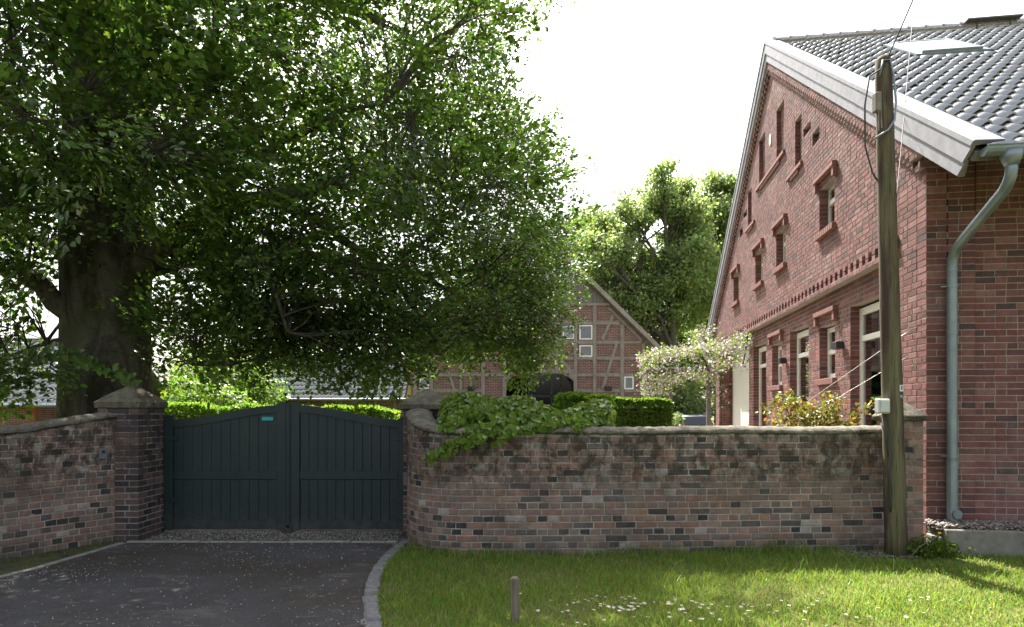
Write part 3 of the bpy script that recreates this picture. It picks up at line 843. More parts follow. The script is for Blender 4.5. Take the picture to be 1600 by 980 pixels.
c = t.mix(t.ramp(f, .3, .7), (.23, .23, .238), (.33, .33, .338))
c = t.mix(t.ramp(t.noise(30, 4, .7), .62, .75), c, (.34, .33, .29))
MAT['tile'] = t.done(t.bsdf(c, t.ramp(t.noise(12, 4, .6), .3, .7, (.12, .12, .12), (.24, .24, .24)), t.bump(f, .12, .01), spec=1.0, IOR=1.75, **{'Coat Weight': .9, 'Coat Roughness': .42, 'Coat IOR': 1.7}))
TW, TL = .213, .335
def tile_template(nseg=8, tw=TW, tl=TL):
    """one S-shaped pan tile: x across, y up the slope, z proud of the slope; front edge has thickness"""
    xs = np.linspace(0, 1.13, nseg + 1); top = []
    for x in xs:
        xx = x % 1.0
        if x <= .62: h = -.014 + .0 - .018 * math.sin(math.pi * x / .62)
        else: h = -.014 + .046 * math.sin(math.pi * min((x - .62) / .51, 1))
        top.append((x * tw, h))
    V = []
    for y, lift in ((-.0, .052), (tl + .06, .0)):
        for x, h in top: V.append((x, y, h + lift + .022))
    n = nseg + 1
    for x, h in top: V.append((x, 0.004, h + .052 + .022 - .026))
    for x, h in top: V.append((x, tl * .35, h + .034 + .022 - .026))
    Q = [[i, i + 1, n + i + 1, n + i] for i in range(nseg)] + [[2 * n + i, 2 * n + i + 1, i + 1, i] for i in range(nseg)] + [[3 * n + i, 3 * n + i + 1, 2 * n + i + 1, 2 * n + i] for i in range(nseg)]
    return np.array(V), np.array(Q)
def lay_tiles(parent, origin, ax, ay, az, ncol, nrow, tw, tl, nseg, n_obj, skip=None, name='roof_tile', mat=None):
    mat = mat or MAT['tile']
    V, Q = tile_template(nseg, tw, tl); B = np.array([ax, ay, az])
    I, J = np.meshgrid(np.arange(ncol), np.arange(nrow), indexing='ij'); I = I.ravel(); J = J.ravel()
    O = np.array(origin) + np.outer(I * tw, ax) + np.outer(J * tl, ay)
    if skip is not None:
        keep = np.array([not skip(i * tw + tw / 2, j * tl + tl / 2) for i, j in zip(I, J)]); O = O[keep]
    O = O + np.outer(rng.normal(0, .004, len(O)), az) + np.outer(rng.normal(0, .005, len(O)), ax) + np.outer(rng.normal(0, .006, len(O)), ay)
    y = np.maximum(O[:, 1], .5); px = 800 + 1000 * O[:, 0] / y; py = 640 - 1000 * (O[:, 2] - CAMZ) / y
    a = np.where((px > 0) & (px < 1610) & (py > -20) & (O[:, 1] > 1), 1 / y, -1)
    pick = np.argsort(-a)[:n_obj]; pick = pick[a[pick] > 0]; single = np.zeros(len(O), bool); single[pick] = True
    if len(pick):
        me = mesh_np(name, V, Q, None, mat, None, True)
        M0 = Matrix(B.T.tolist()).to_4x4()
        for i in pick: link(bpy.data.objects.new(name, me), parent, Matrix.Translation(Vector(O[i])) @ M0)
    R_ = O[~single]
    if len(R_):
        VV = (V @ B)[None] + R_[:, None]; QQ = (Q[None] + (np.arange(len(R_)) * len(V))[:, None, None]).reshape(-1, 4)
        tag(obj_np(name + 's', VV.reshape(-1, 3), QQ, None, mat, parent, None, True), kind='stuff')
e3 = np.array([HE[0], HE[1], 0.0]); up_n = np.array([HG[0] * math.cos(th), HG[1] * math.cos(th), math.sin(th)]); nz_n = np.cross(e3, up_n)
slope_len = (QA + OV) / math.cos(th)
nrow = int(slope_len / TL); TLa = slope_len / nrow - .002
SKY = (2.0, 3.06, 4.50, 5.80)   # roof window s0,s1,q0,q1
def skip(sx, sy):
    q = -OV + sy * math.cos(th); return SKY[0] - .2 < sx < SKY[1] + .08 and SKY[2] - .1 < q < SKY[3] + .12
lay_tiles(roof_o, RP(-OV - .04, .06, -.06), e3, up_n, nz_n, int((HL + .1) / TW), nrow, TW, TLa, 8, 300, skip)
up_f = np.array([-HG[0] * math.cos(th), -HG[1] * math.cos(th), math.sin(th)])
lay_tiles(roof_o, RP(2 * QA + OV + .04, HL + .1, -.06), -e3, up_f, np.cross(-e3, up_f), int((HL + .1) / TW), nrow, TW, TLa, 5, 0)
# ridge tiles
s_ = 0.05; i = 0
while s_ < HL:
    a = RP(QA, s_); b = RP(QA, s_ + .40); r0 = .105; V = []
    for p, r in ((a, r0 + .018), (a + (b - a) * .12, r0 + .018), (a + (b - a) * .14, r0), (b, r0 - .008)):
        for k in range(9):
            an = math.pi * (k / 8) ; h = np.array([HG[0], HG[1], 0]) * math.cos(an) * r; V.append(p + h + np.array([0, 0, .03 + math.sin(an) * r * .85]))
    Q = [[j * 9 + k, j * 9 + k + 1, (j + 1) * 9 + k + 1, (j + 1) * 9 + k] for j in range(3) for k in range(8)]
    MB().add(V, Q).build('ridge_tile', MAT['tile'], roof_o, smooth=True); s_ += .375
# verge boards with sheet metal
def verge(q0, q1, nm):
    def band(name, prof, cut, mat):
        V = []
        for q, end in ((q0, 1), (q1, 0)):
            for o, v in prof:
                dq = (v * .8 if q0 < q1 else -v * .8) if end else 0.0    # end cut square to the slope
                qq = q - dq * 1.0 if end else q
                p = np.array(GP(qq, o, 0)); p[2] = ZA - SL * abs(qq - QA) + v; V.append(p)
        n = len(prof); Q = [[i, (i + 1) % n, n + (i + 1) % n, n + i] for i in range(n)]
        T = []
        for i in range(1, n - 1): T += [[0, i, i + 1], [n, n + i + 1, n + i]]
        return MB().add(V, Q, T).build(name, mat, roof_o)
    band('verge_cap', [(-.16, .05), (-.16, .075), (.135, .085), (.15, .075), (.15, .005), (.135, .0)], 0, MAT['zinc_light'])
    band('verge_board', [(.095, -.003), (.132, -.003), (.132, -.235), (.095, -.235)], 0, MAT['zinc_light'])
    band('verge_board', [(.075, -.2), (.0945, -.2), (.105, -.25), (.105, -.43), (.085, -.45), (.02, -.45), (.02, -.43), (.07, -.43)], 0, MAT['zinc_light'])
verge(-OV, QA, 'near'); verge(2 * QA + OV, QA, 'far')
# roof window
def RQ(s0, s1, q0, q1, l0, l1, name, mat, parent):
    V = [RP(q, s, l) for l in (l0, l1) for q, s in ((q0, s0), (q0, s1), (q1, s1), (q1, s0))]
    return MB().add(V, [[0, 3, 2, 1], [4, 5, 6, 7], [0, 1, 5, 4], [1, 2, 6, 5], [2, 3, 7, 6], [3, 0, 4, 7]]).build(name, mat, parent)
s0, s1, q0, q1 = SKY
rw = RQ(s0 - .12, s1 + .12, q0 - .06, q1 + .1, -.05, .02, 'roof_window', MAT['zinc'], roof_o)
for nm, r in (('frame', (s0, s0 + .07, q0, q1)), ('frame', (s1 - .07, s1, q0, q1)), ('frame', (s0 + .07, s1 - .07, q0, q0 + .06)), ('frame', (s0 + .07, s1 - .07, q1 - .06, q1))):
    RQ(*r, .02, .062, nm, MAT['zinc'], rw)
t = NT('roof_pane'); MAT['roof_pane'] = t.done(t.bsdf((.03, .035, .04), .04, spec=.9))
RQ(s0 + .07, s1 - .07, q0 + .06, q1 - .06, .02, .055, 'pane', MAT['roof_pane'], rw)
# chimney sweep's step on the ridge
RS = RP(QA, 4.3)
MB().bar(RP(QA - .1, 4.25) + np.array([0, 0, .16]), RP(QA - .1, 5.4) + np.array([0, 0, .16]), .25, .03, (0, 0, 1)).bar(RP(QA - .1, 4.5), RP(QA - .1, 4.5) + np.array([0, 0, .16]), .03, .03).bar(RP(QA - .1, 5.2), RP(QA - .1, 5.2) + np.array([0, 0, .16]), .03, .03).build('ridge_step', MAT['plank'], roof_o)
# gutter and downpipe
gq = -OV - .05; gz = rz(-OV) - .05; gr_ = .085
V = []; ns = 30
GS = (-.05, HL + .2)
for j, ss in enumerate(np.linspace(*GS, 12)):
    for k in range(9):
        an = math.pi + math.pi * k / 8
        p = HC + HG * (gq + math.cos(an) * gr_) + HE * ss; V.append((p[0], p[1], gz + math.sin(an) * gr_))
    for k in range(8, -1, -1):
        an = math.pi + math.pi * k / 8
        p = HC + HG * (gq + math.cos(an) * (gr_ - .005)) + HE * ss; V.append((p[0], p[1], gz + math.sin(an) * (gr_ - .005)))
Q = [[j * 18 + k, j * 18 + (k + 1) % 18, (j + 1) * 18 + (k + 1) % 18, (j + 1) * 18 + k] for j in range(11) for k in range(18)]
T = [[8, k, k + 1] for k in range(0, 7)]
gut = MB().add(V, Q, T).build('gutter', MAT['zinc'], house, smooth=False)
def SG(ss, nn, z): p = HC + HE * ss - HG * nn; return Vector((p[0], p[1], z))
MB().tube([SG(-.05, -gq + gr_, gz + .004), SG(HL, -gq + gr_, gz + .004)], .011, 8).build('gutter_bead', MAT['zinc'], gut)
dp = MB()
gn = -gq
dp.tube([SG(.22, gn, gz - .055), SG(.22, gn, gz - .12), SG(.22, gn, gz - .2)], [.115, .095, .062], 16)
pts = [SG(.22, gn, gz - .17), SG(.22, gn, gz - .24), SG(.222, gn - .02, gz - .30), SG(.225, gn - .07, gz - .36), SG(.228, gn - .14, gz - .41)]
pts += [SG(.25, .22, 3.68), SG(.25, .15, 3.62), SG(.25, .105, 3.55), SG(.25, .09, 3.46), SG(.25, .09, 1.2), SG(.25, .09, .28)]
dp.tube(pts, .058, 16)
dpo = dp.build('downpipe', MAT['zinc'], house, smooth=True)
for z0, z1, r in ((3.40, 3.44, .063), (2.62, 2.68, .0635), (.98, 1.06, .064)):
    MB().tube([SG(.25, .09, z0), SG(.25, .09, z1)], r, 16).build('pipe_joint', MAT['zinc'], dpo, smooth=False)
for z in (3.2, 1.11):
    MB().tube([SG(.25, .09, z), SG(.25, .09, z + .03)], .067, 16).tube([SG(.18, .10, z + .015), SG(.14, .06, z + .015)], .008, 6).build('pipe_clip', MAT['zinc'], dpo)
MB().tube([SG(.25, .09, .26), SG(.25, .09, .98)], .0625, 16).tube([SG(.27, .14, .42), SG(.275, .175, .42)], .055, 16).build('standpipe', MAT['zinc'], dpo)
# gravel bed and concrete kerb in front of the side wall
kb2 = empty('concrete_kerb', SP(2, .5, 0), 'cracked concrete kerb holding the pebble bed under the downpipe', 'kerb')
for a, b in ((-.03, .79), (.80, 1.78), (1.79, 2.8), (2.81, 3.8), (3.81, 4.8), (4.81, 5.8)):
    c = np.array(SP((a + b) / 2, .50, .13)); MB().box(c, (b - a, .09, .33), Matrix.Rotation(AS + random.uniform(-.006, .006), 3, 'Z'), .01).build('kerb_slab', MAT['concrete'], kb2)
c = np.array(SP(-.09, .38, .05)); MB().box(c, (.06, .28, .3), Matrix.Rotation(AS, 3, 'Z'), .01).build('kerb_slab', MAT['concrete'], kb2)
n = 2600; V = []; Q = []; tn = []
bx = np.array([[x, y, z] for x in (-1, 1) for y in (-1, 1) for z in (-1, 1)]) * .5
oct_ = np.array([[1, 0, 0], [-1, 0, 0], [0, 1, 0], [0, -1, 0], [0, 0, 1], [0, 0, -1], ]) * .5
OT = np.array([[0, 2, 4], [2, 1, 4], [1, 3, 4], [3, 0, 4], [2, 0, 5], [1, 2, 5], [3, 1, 5], [0, 3, 5]])
def pebbles(name, n, place, size, pal, parent=None, mat=None):
    P = np.array([place() for _ in range(n)]); sz = rng.uniform(*size, (n, 1, 1)) * rng.uniform(.5, 1, (n, 1, 3)) * np.array([1.2, 1.2, .8])
    A = rng.uniform(0, 6.28, n); ca, sa = np.cos(A), np.sin(A)
    V = oct_[None] * sz + rng.normal(0, .08, (n, 6, 3)) * sz
    X = V[:, :, 0] * ca[:, None] - V[:, :, 1] * sa[:, None]; Y = V[:, :, 0] * sa[:, None] + V[:, :, 1] * ca[:, None]
    V = np.stack([X, Y, V[:, :, 2]], 2) + P[:, None]
    T = (OT[None] + (np.arange(n) * 6)[:, None, None]).reshape(-1, 3)
    pal = np.array(pal); tn = np.repeat(pal[rng.integers(0, len(pal), n)] * rng.uniform(.8, 1.2, (n, 1)), 6, 0)
    return tag(obj_np(name, V.reshape(-1, 3), None, T, mat or MAT['pebble'], parent, tn, True), kind='stuff')
t = NT('pebble'); MAT['pebble'] = t.done(t.bsdf(t.mix(.5, attr(t), t.ramp(t.noise(60, 4), .3, .7, (.5, .5, .5), (1.4, 1.4, 1.4)), 'MULTIPLY'), .8))
c = np.array(SP(2.9, .25, .12)); tag(MB().box(c, (5.8, .45, .30), Matrix.Rotation(AS, 3, 'Z')).build('pebble_bed', MAT['gravel_dirt']), kind='structure')
tag(pebbles('pebbles', 5200, lambda: SP(random.uniform(-.1, 3.5), random.uniform(.03, .46), .275 + random.uniform(0, .035) + .03 * math.sin(random.random() * 3)), (.03, .062), [(.22, .17, .14), (.30, .25, .21), (.16, .13, .12), (.36, .31, .27), (.12, .10, .10)]), 'loose reddish pebbles heaped along the house wall', 'gravel')

# ================================================================ utility pole
t = NT('pole_wood'); p = t.scale(t.pos(), (1, 1, .05))
f = t.noise(22, 6, .65, p, .6); f2 = t.noise(70, 4, .6, p); xs_ = t.n('SeparateXYZ', {0: t.pos()})
c = t.mix(t.ramp(f, .3, .7), (.075, .065, .035), (.185, .165, .095))
c = t.mix(t.ramp(t.noise(9, 3, .5, t.scale(t.pos(), (1, 1, .12))), .45, .62), c, (.075, .05, .04))
c = t.mix(t.math('MULTIPLY', t.ramp(f2, .58, .68), .7), c, (.02, .017, .013))
MAT['pole'] = t.done(t.bsdf(c, .85, t.bump(f2, .6, .006), spec=.25))
PB = Vector((4.445, 7.40, 0)); PT = Vector((4.315, 7.44, 5.80))
pole = empty('utility_pole', PB, 'old greenish wooden utility pole leaning in front of the garden wall', 'pole')
pp = lambda f: PB + (PT - PB) * f
n = 22; MB().tube([pp(i / n) + Vector((random.uniform(-.003, .003), random.uniform(-.003, .003), 0)) for i in range(n)] + [pp(.992), pp(1.0)], [.118 - .030 * i / n for i in range(n)] + [.086, .055], 18, wob=.03).build('shaft', MAT['pole'], pole, smooth=True)
jb = MB().box(pp(.300) + Vector((-.145, -.05, 0)), (.135, .10, .175), bev=.014).build('junction_box', MAT['box_plastic'], pole)
MB().box(pp(.300) + Vector((-.145, -.107, 0)), (.10, .012, .14), bev=.005).build('box_lid', MAT['box_plastic'], jb)
MB().tube([pp(.285) + Vector((-.15, -.06, -.0)), pp(.262) + Vector((-.135, -.08, 0)), pp(.24) + Vector((-.10, -.10, 0)), pp(.18) + Vector((-.105, -.09, 0)), pp(.10) + Vector((-.10, -.085, 0)), pp(.09) + Vector((-.09, -.06, 0))], .011, 8).build('cable', MAT['cable'], pole, smooth=True)
MB().tube([pp(.262) + Vector((-.17, -.05, .02)), pp(.25) + Vector((-.15, -.09, 0)), pp(.2) + Vector((-.115, -.09, 0))], .008, 6).build('cable', MAT['cable'], pole, smooth=True)
MB().box(pp(.335) + Vector((.045, -.108, 0)), (.055, .006, .075), Matrix.Rotation(.38, 3, 'Z')).build('number_plate', MAT['white_frame'], pole)
MB().box(pp(.335) + Vector((.046, -.1125, .004)), (.016, .003, .04), Matrix.Rotation(.38, 3, 'Z')).build('number_mark', MAT['dark_metal'], pole)
MB().sphere(pp(.318) + Vector((.042, -.108, 0)), .018, 8, 6, (1, .4, 1.3)).build('nail_tag', MAT['zinc'], pole)
# conduit and brackets at the top
tp = MB(); zc = Vector((0, 0, 1))
tp.tube([pp(.955) + Vector((-.085, -.06, 0)), pp(.985) + Vector((-.055, -.09, 0)), pp(.985) + Vector((.02, -.10, 0)), pp(.955) + Vector((.055, -.10, 0)), pp(.90) + Vector((.085, -.085, 0)), pp(.865) + Vector((.05, -.105, 0)), pp(.845) + Vector((-.03, -.11, 0)), pp(.83) + Vector((-.17, -.07, 0))], .012, 8)
tp.build('conduit', MAT['zinc'], pole, smooth=True)
MB().box(pp(.905) + Vector((-.105, -.03, 0)), (.07, .09, .22), bev=.01).tube([pp(.89) + Vector((-.11, -.07, 0)), pp(.845) + Vector((-.125, -.09, 0))], .007, 6).tube([pp(.89) + Vector((-.085, -.07, 0)), pp(.85) + Vector((-.09, -.09, 0))], .007, 6).build('cable_clamp_box', mat_simple('rusty_box', (.16, .13, .11), (.24, .2, .17), 8, .8), pole)
MB().tube([pp(.975) + Vector((-.02, -.08, 0)), pp(.955) + Vector((-.20, -.06, 0)), pp(.90) + Vector((-.245, -.03, 0)), pp(.82) + Vector((-.225, .02, 0)), pp(.77) + Vector((-.13, .05, 0)), pp(.755) + Vector((-.08, .05, 0))], .010, 8).build('cable', MAT['cable'], pole, smooth=True)
for f_ in (.94, .965):
    MB().tube([pp(f_) + Vector((.07, 0, 0)), pp(f_) + Vector((.15, -.02, 0))], .008, 6).build('bracket', MAT['dark_metal'], pole)
def wire(name, label, a, b, r, mat, sag=0.0):
    n = 12; P = []
    for i in range(n + 1):
        f_ = i / n; q = Vector(a).lerp(Vector(b), f_); q.z -= sag * 4 * f_ * (1 - f_); P.append(q)
    return tag(MB().tube(P, r, 6).build(name, mat, None, smooth=True), label, 'cable')
wire('overhead_cable', 'dark overhead cable running up from the pole top', pp(.98) + Vector((-.02, -.07, 0)), PX(1560, -330, 6.0), .008, MAT['cable'], .05)
wire('overhead_cable', 'thin grey service cable dropping down the pole side against the roof', pp(.70) + Vector((.095, -.01, 0)), PX(1425, 40, 9.5), .005, MAT['cable'], .02)
A1 = Vector(GP(.40, .015, 2.74)); A2 = Vector(GP(.42, .015, 2.41))
wire('stay_wire', 'pale slack wire from the brick corner down into the rose bush, upper one', A1, PX(1238, 644, 9.4), .0035, MAT['wire'])
wire('stay_wire', 'pale slack wire from the brick corner down behind the wall, lower one', A2, PX(1265, 648, 8.9), .0035, MAT['wire'])

# wooden stake in the lawn
t = NT('stake_wood'); f2 = t.noise(60, 4, .6, t.scale(t.pos(), (1, 1, .07)))
MAT['stake'] = t.done(t.bsdf(t.mix(t.ramp(f2, .35, .65), (.13, .105, .075), (.27, .23, .17)), .9, t.bump(f2, .6, .005)))
MB().tube([(.027, 5.12, -.2), (.024, 5.12, .1), (.022, 5.12, .33), (.022, 5.12, .352), (.022, 5.12, .36)], [.038, .036, .035, .033, .024], 12, wob=.05).build('wooden_stake', MAT['stake'], smooth=True)
tag(bpy.data.objects['wooden_stake'], 'short weathered wooden stake standing in the lawn', 'stake')

# entry phone plate on the wall, stone on the pillar, hook
i = int(np.argmin(np.hypot(LWP[:, 0] + 5.19, LWP[:, 1] - 8.13))); a = math.atan2(LWN[i, 0], -LWN[i, 1])
ph = MB().box((LWP[i, 0] + LWN[i, 0] * .012, LWP[i, 1] + LWN[i, 1] * .012, 1.14), (.095, .022, .14), Matrix.Rotation(a, 3, 'Z'), .006).build('intercom', mat_simple('intercom_metal', (.10, .12, .14), (.15, .17, .19), 9, .5))
tag(ph, 'small grey metal intercom plate set into the garden wall', 'intercom')
MB().box((LWP[i, 0] + LWN[i, 0] * .0295, LWP[i, 1] + LWN[i, 1] * .0295, 1.165), (.035, .004, .035), Matrix.Rotation(a, 3, 'Z')).build('call_button', MAT['dark_metal'], ph)
mb = MB().sphere((-4.90, 8.45, 1.925), .058, 10, 7, (1, 1, .85)); mb.v[-1] += rng.normal(0, .006, mb.v[-1].shape)
tag(mb.build('stone', mat_simple('pale_stone', (.33, .22, .15), (.46, .36, .28), 20, .9), smooth=True), 'rounded ochre stone lying on the gate pillar cap', 'stone')
tag(MB().box((-4.805, 8.70, .47), (.03, .05, .14), bev=.01).build('gate_buffer', MAT['dark_metal']), 'black rubber gate buffer on the dark brick pillar', 'buffer')

# ================================================================ half-timbered house
HY = 32.0
def TX(px): return (px - 800) * HY / 1000
def TZ(py): return CAMZ + (640 - py) * HY / 1000
hh = empty('half_timbered_house', (TX(826), HY, 0), 'half-timbered brick barn house with arched glass doorway behind the hedge', 'house')
t = NT('infill_brick')
bt = t.n('TexBrick', {'Vector': t.n('CombineXYZ', {0: t.n('SeparateXYZ', {0: t.pos()}).outputs[0], 1: t.n('SeparateXYZ', {0: t.pos()}).outputs[2]}).outputs[0], 'Color1': (.145, .058, .048, 1), 'Color2': (.22, .092, .076, 1), 'Mortar': (.33, .28, .24, 1), 'Scale': 1.0, 'Mortar Size': .012, 'Brick Width': .25, 'Row Height': .081, 'Bias': -.1})
c = t.mix(.8, bt.outputs[0], t.ramp(t.noise(2.5, 6, .65), .3, .7, (.6, .6, .6), (1.25, 1.25, 1.25)), 'MULTIPLY')
MAT['infill'] = t.done(t.bsdf(c, .9, t.bump(t.math('MULTIPLY', bt.outputs[1], -1.0), .6, .01)))
axp = 826; ax = TX(axp); eaveR = TX(1022); eaveL = 2 * ax - eaveR; ze = TZ(533) - .12; za = ze + (eaveR - ax) * .985
wr = TX(1010); wl = 2 * ax - wr
zw = za - (wr - ax) * .985 - .1
dx0, dx1, dtop, dspr = TX(791), TX(899), TZ(584), TZ(607)
arch = []
for i in range(13):
    an = math.pi * i / 12; arch.append(((dx0 + dx1) / 2 - (dx1 - dx0) / 2 * math.copysign(abs(math.cos(an)) ** .62, math.cos(an)), dspr + (dtop - dspr) * math.sin(an) ** .8))
poly = [(wl, 0), (dx0, 0)] + arch + [(dx1, 0), (wr, 0), (wr, zw), (ax, za - .25), (wl, zw)]
fz = lambda a, b, d: (a, d, b)
MB().prism(poly, HY, HY + .3, fz).build('wall', MAT['infill'], hh)
for xx in (wl + .15, wr - .15): MB().box((xx, HY + 10, zw / 2), (.28, 19.4, zw)).build('wall', MAT['infill'], hh)
MB().prism([(wl, 0), (wr, 0), (wr, zw), (ax, za - .25), (wl, zw)], HY + 19.7, HY + 20, fz).build('wall', MAT['infill'], hh)
# door
dg = mat_glass('door_glass', (.35, .4, .4), 1.45, 1.1, 0.015)
door = MB().prism([(dx0 + .01, 0.02)] + [(x * .998 + (dx0 + dx1) / 2 * .002, z - .01) for x, z in arch] + [(dx1 - .01, .02)], HY + .2, HY + .21, fz).build('door', dg, hh)
for (a, b, c_, d) in ((dx0 + .02, dx1 - .02, TZ(619) - .04, TZ(619) + .04), (TX(862) - .04, TX(862) + .04, .05, dtop - .05), (TX(826) - .04, TX(826) + .04, .05, dtop - .06)):
    MB().box(((a + b) / 2, HY + .17, (c_ + d) / 2), (b - a, .05, d - c_)).build('door_bar', MAT['dark_metal'], door)
MB().box(((dx0 + dx1) / 2, HY + 4, 1.8), (5, .1, 3.6)).build('hall_screen', MAT['interior'], hh)
def timber(pts, w=.18):
    for (x0, y0), (x1, y1) in pts:
        MB().bar((TX(x0), HY - .015 - random.uniform(0, .006), TZ(y0)), (TX(x1), HY - .015 - random.uniform(0, .006), TZ(y1)), w * random.uniform(.9, 1.08), .07, (0, -1, 0), .012).build('timber', MAT['timber'], hh)
posts = [(899, 498, 690), (929, 478, 690), (972, 507, 690), (1005, 536, 690), (788, 500, 690), (755, 510, 690), (720, 545, 690), (674, 548, 690), (649, 540, 690), (869, 485, 580), (840, 470, 580), (810, 480, 580)]
timber([((x, y0), (x, y1)) for x, y0, y1 in posts], .19)
def rail(y, xs):   # horizontal timbers between posts
    for a, b in zip(xs[:-1], xs[1:]): timber([((a + 3.1, y), (b - 3.1, y))], .165)
P_R = [899, 929, 972, 1005]; P_L = [649, 674, 720, 755, 788]
rail(535, [645] + P_L[2:] + [810, 840, 869] + P_R + [1016]); rail(505, [810, 840, 869, 899, 929, 972]); rail(560, [788, 810, 840, 869, 899, 929, 972, 1005]); rail(586, P_R); rail(611, P_R)
rail(586, P_L); rail(611, P_L[:-1]); rail(560, P_L)
timber([((958, 492), (941, 531)), ((963, 538), (941, 608)), ((950, 480), (1003, 532)), ((963, 614), (955, 640)), ((700, 580), (710, 609)), ((736, 588), (736, 609)), ((816, 556), (801, 577)), ((816, 556), (833, 577)), ((874, 560), (891, 578)), ((858, 560), (843, 577)), ((690, 538), (700, 558))], .155)
# lintel with curved knees over the door
mb = MB(); mb.prism([(TX(792), TZ(588)), (TX(792), TZ(578)), (TX(897), TZ(578)), (TX(897), TZ(588))][::-1] if False else [(TX(792), TZ(583.4)), (TX(897), TZ(583.4)), (TX(897), TZ(577)), (TX(792), TZ(577))], HY - .05, HY + .02, fz)
mb.build('lintel', MAT['timber'], hh)
for sx in (0, 1):
    q = []
    for i in range(7):
        x, z = arch[i if sx == 0 else 12 - i]; q.append((x, z))
    xe = dx0 if sx == 0 else dx1; o = -.0 if sx == 0 else 0
    pl = q[:4] + [(q[3][0], TZ(583.6)), (xe + (.02 if sx == 0 else -.02), TZ(583.6))]
    MB().prism(pl, HY - .045, HY - .005, fz).build('knee_brace', MAT['timber'], hh)
def twin(x0, x1, y0, y1, bars=False, lab=None):
    X0, X1, Z0, Z1 = TX(x0), TX(x1), TZ(y1), TZ(y0); f_ = .07
    w = MB().box(((X0 + X1) / 2, HY - .005, (Z0 + Z1) / 2), (X1 - X0 - 2 * f_, .04, Z1 - Z0 - 2 * f_)).build('window', MAT['pane_far'], hh)
    for c_, s_ in ((((X0 + X1) / 2, HY - .02, Z1 - f_ / 2), (X1 - X0, .06, f_)), (((X0 + X1) / 2, HY - .02, Z0 + f_ / 2), (X1 - X0, .06, f_)), ((X0 + f_ / 2, HY - .02, (Z0 + Z1) / 2), (f_, .06, Z1 - Z0 - 2 * f_)), ((X1 - f_ / 2, HY - .02, (Z0 + Z1) / 2), (f_, .06, Z1 - Z0 - 2 * f_))):
        MB().box(c_, s_, bev=.008).build('frame', MAT['white_frame'], w)
t = NT('far_pane'); MAT['pane_far'] = t.done(t.bsdf((.20, .235, .27), .04, spec=.9))
for r in ((879, 897, 509, 530), (905, 925.6, 508, 531), (905, 925.6, 539.5, 558), (975, 990, 588.5, 608.5), (656, 670.5, 589, 608)): twin(*r)
for x in (950, 736): MB().box((TX(x), HY - .12, TZ(607.5)), (.34, .16, .2), bev=.02).build('flower_box', MAT['dark_metal'], hh)
# boarded top of the gable, plank by plank
zb = TZ(476); x = ax - (za - .3 - zb) / .985
MB().box((ax, HY - .03, zb), (2 * (ax - x) + .1, .12, .14), bev=.01).build('bressummer', MAT['timber'], hh)
while x < ax + (za - .3 - zb) / .985 - .05:
    w = random.uniform(.15, .21); a, b = x + .004, x + w - .004
    z = lambda q: za - .28 - abs(q - ax) * .985
    if z(a) > zb + .08 or z(b) > zb + .08:
        dy = random.uniform(0, .012); pl = [(a, zb + .072), (b, zb + .072)] + ([(b, max(z(b), zb + .075))]) + ([(ax, z(ax))] if a < ax < b else []) + [(a, max(z(a), zb + .075))]
        MB().prism(pl, HY - .045 - dy, HY - .01, fz).build('plank', MAT['plank'], hh)
    x += w
# roof slabs with verge boards
for sg in (-1, 1):
    ex = ax + sg * (eaveR - ax + .25); ez = za - (eaveR - ax + .25) * .985
    n_ = Vector((sg * .985, 0, 1)).normalized()
    V = []
    for y in (HY - .45, HY + 20.4):
        for (xx, zz) in ((ax, za), (ex, ez)):
            V += [(xx, y, zz), (xx - n_.x * .12, y, zz - n_.z * .16)]
    r_ = MB().add(V, [[0, 2, 6, 4], [1, 5, 7, 3], [0, 1, 3, 2], [4, 6, 7, 5], [2, 3, 7, 6], [0, 4, 5, 1]]).build('roof', MAT['tile'], hh)
    V = [(ax, HY - .5, za + .03), (ex, HY - .5, ez + .03), (ex, HY - .5, ez - .25), (ax, HY - .5, za - .25), (ax, HY - .452, za + .03), (ex, HY - .452, ez + .03), (ex, HY - .452, ez - .25), (ax, HY - .452, za - .25)]
    MB().add(V, [[0, 1, 2, 3], [4, 7, 6, 5], [0, 4, 5, 1], [1, 5, 6, 2], [2, 6, 7, 3], [3, 7, 4, 0]]).build('verge_board', MAT['timber'], r_)

# ---------------------------------------------------------------- low wing between beech and half-timbered house
wg = empty('low_wing', (-9.6, 34, 0), 'long low brick wing with dark glazed tile roof behind the gate', 'building')
WX0, WX1, WY = -13.4, -5.75, 34.0; wz = CAMZ + 17.5 * WY / 1000
MB().box(((WX0 + WX1) / 2, WY + 2.2, wz / 2), (WX1 - WX0, 3.6, wz)).build('wall', MAT['infill'], wg)
for px in (420, 463, 478, 505, 530, 553, 585, 615, 637):
    x = (px - 800) * WY / 1000; MB().box((x, WY + .385, wz / 2), (.15, .06, wz - .02), bev=.01).build('timber', MAT['timber'], wg)
MB().bar(((548 - 800) * .034, WY + .38, wz - .1), ((538 - 800) * .034, WY + .38, .9), .13, .05).build('timber', MAT['timber'], wg)
MB().box(((WX0 + WX1) / 2, WY + .38, wz - .06), (WX1 - WX0, .05, .14)).build('wall_plate', MAT['timber'], wg)
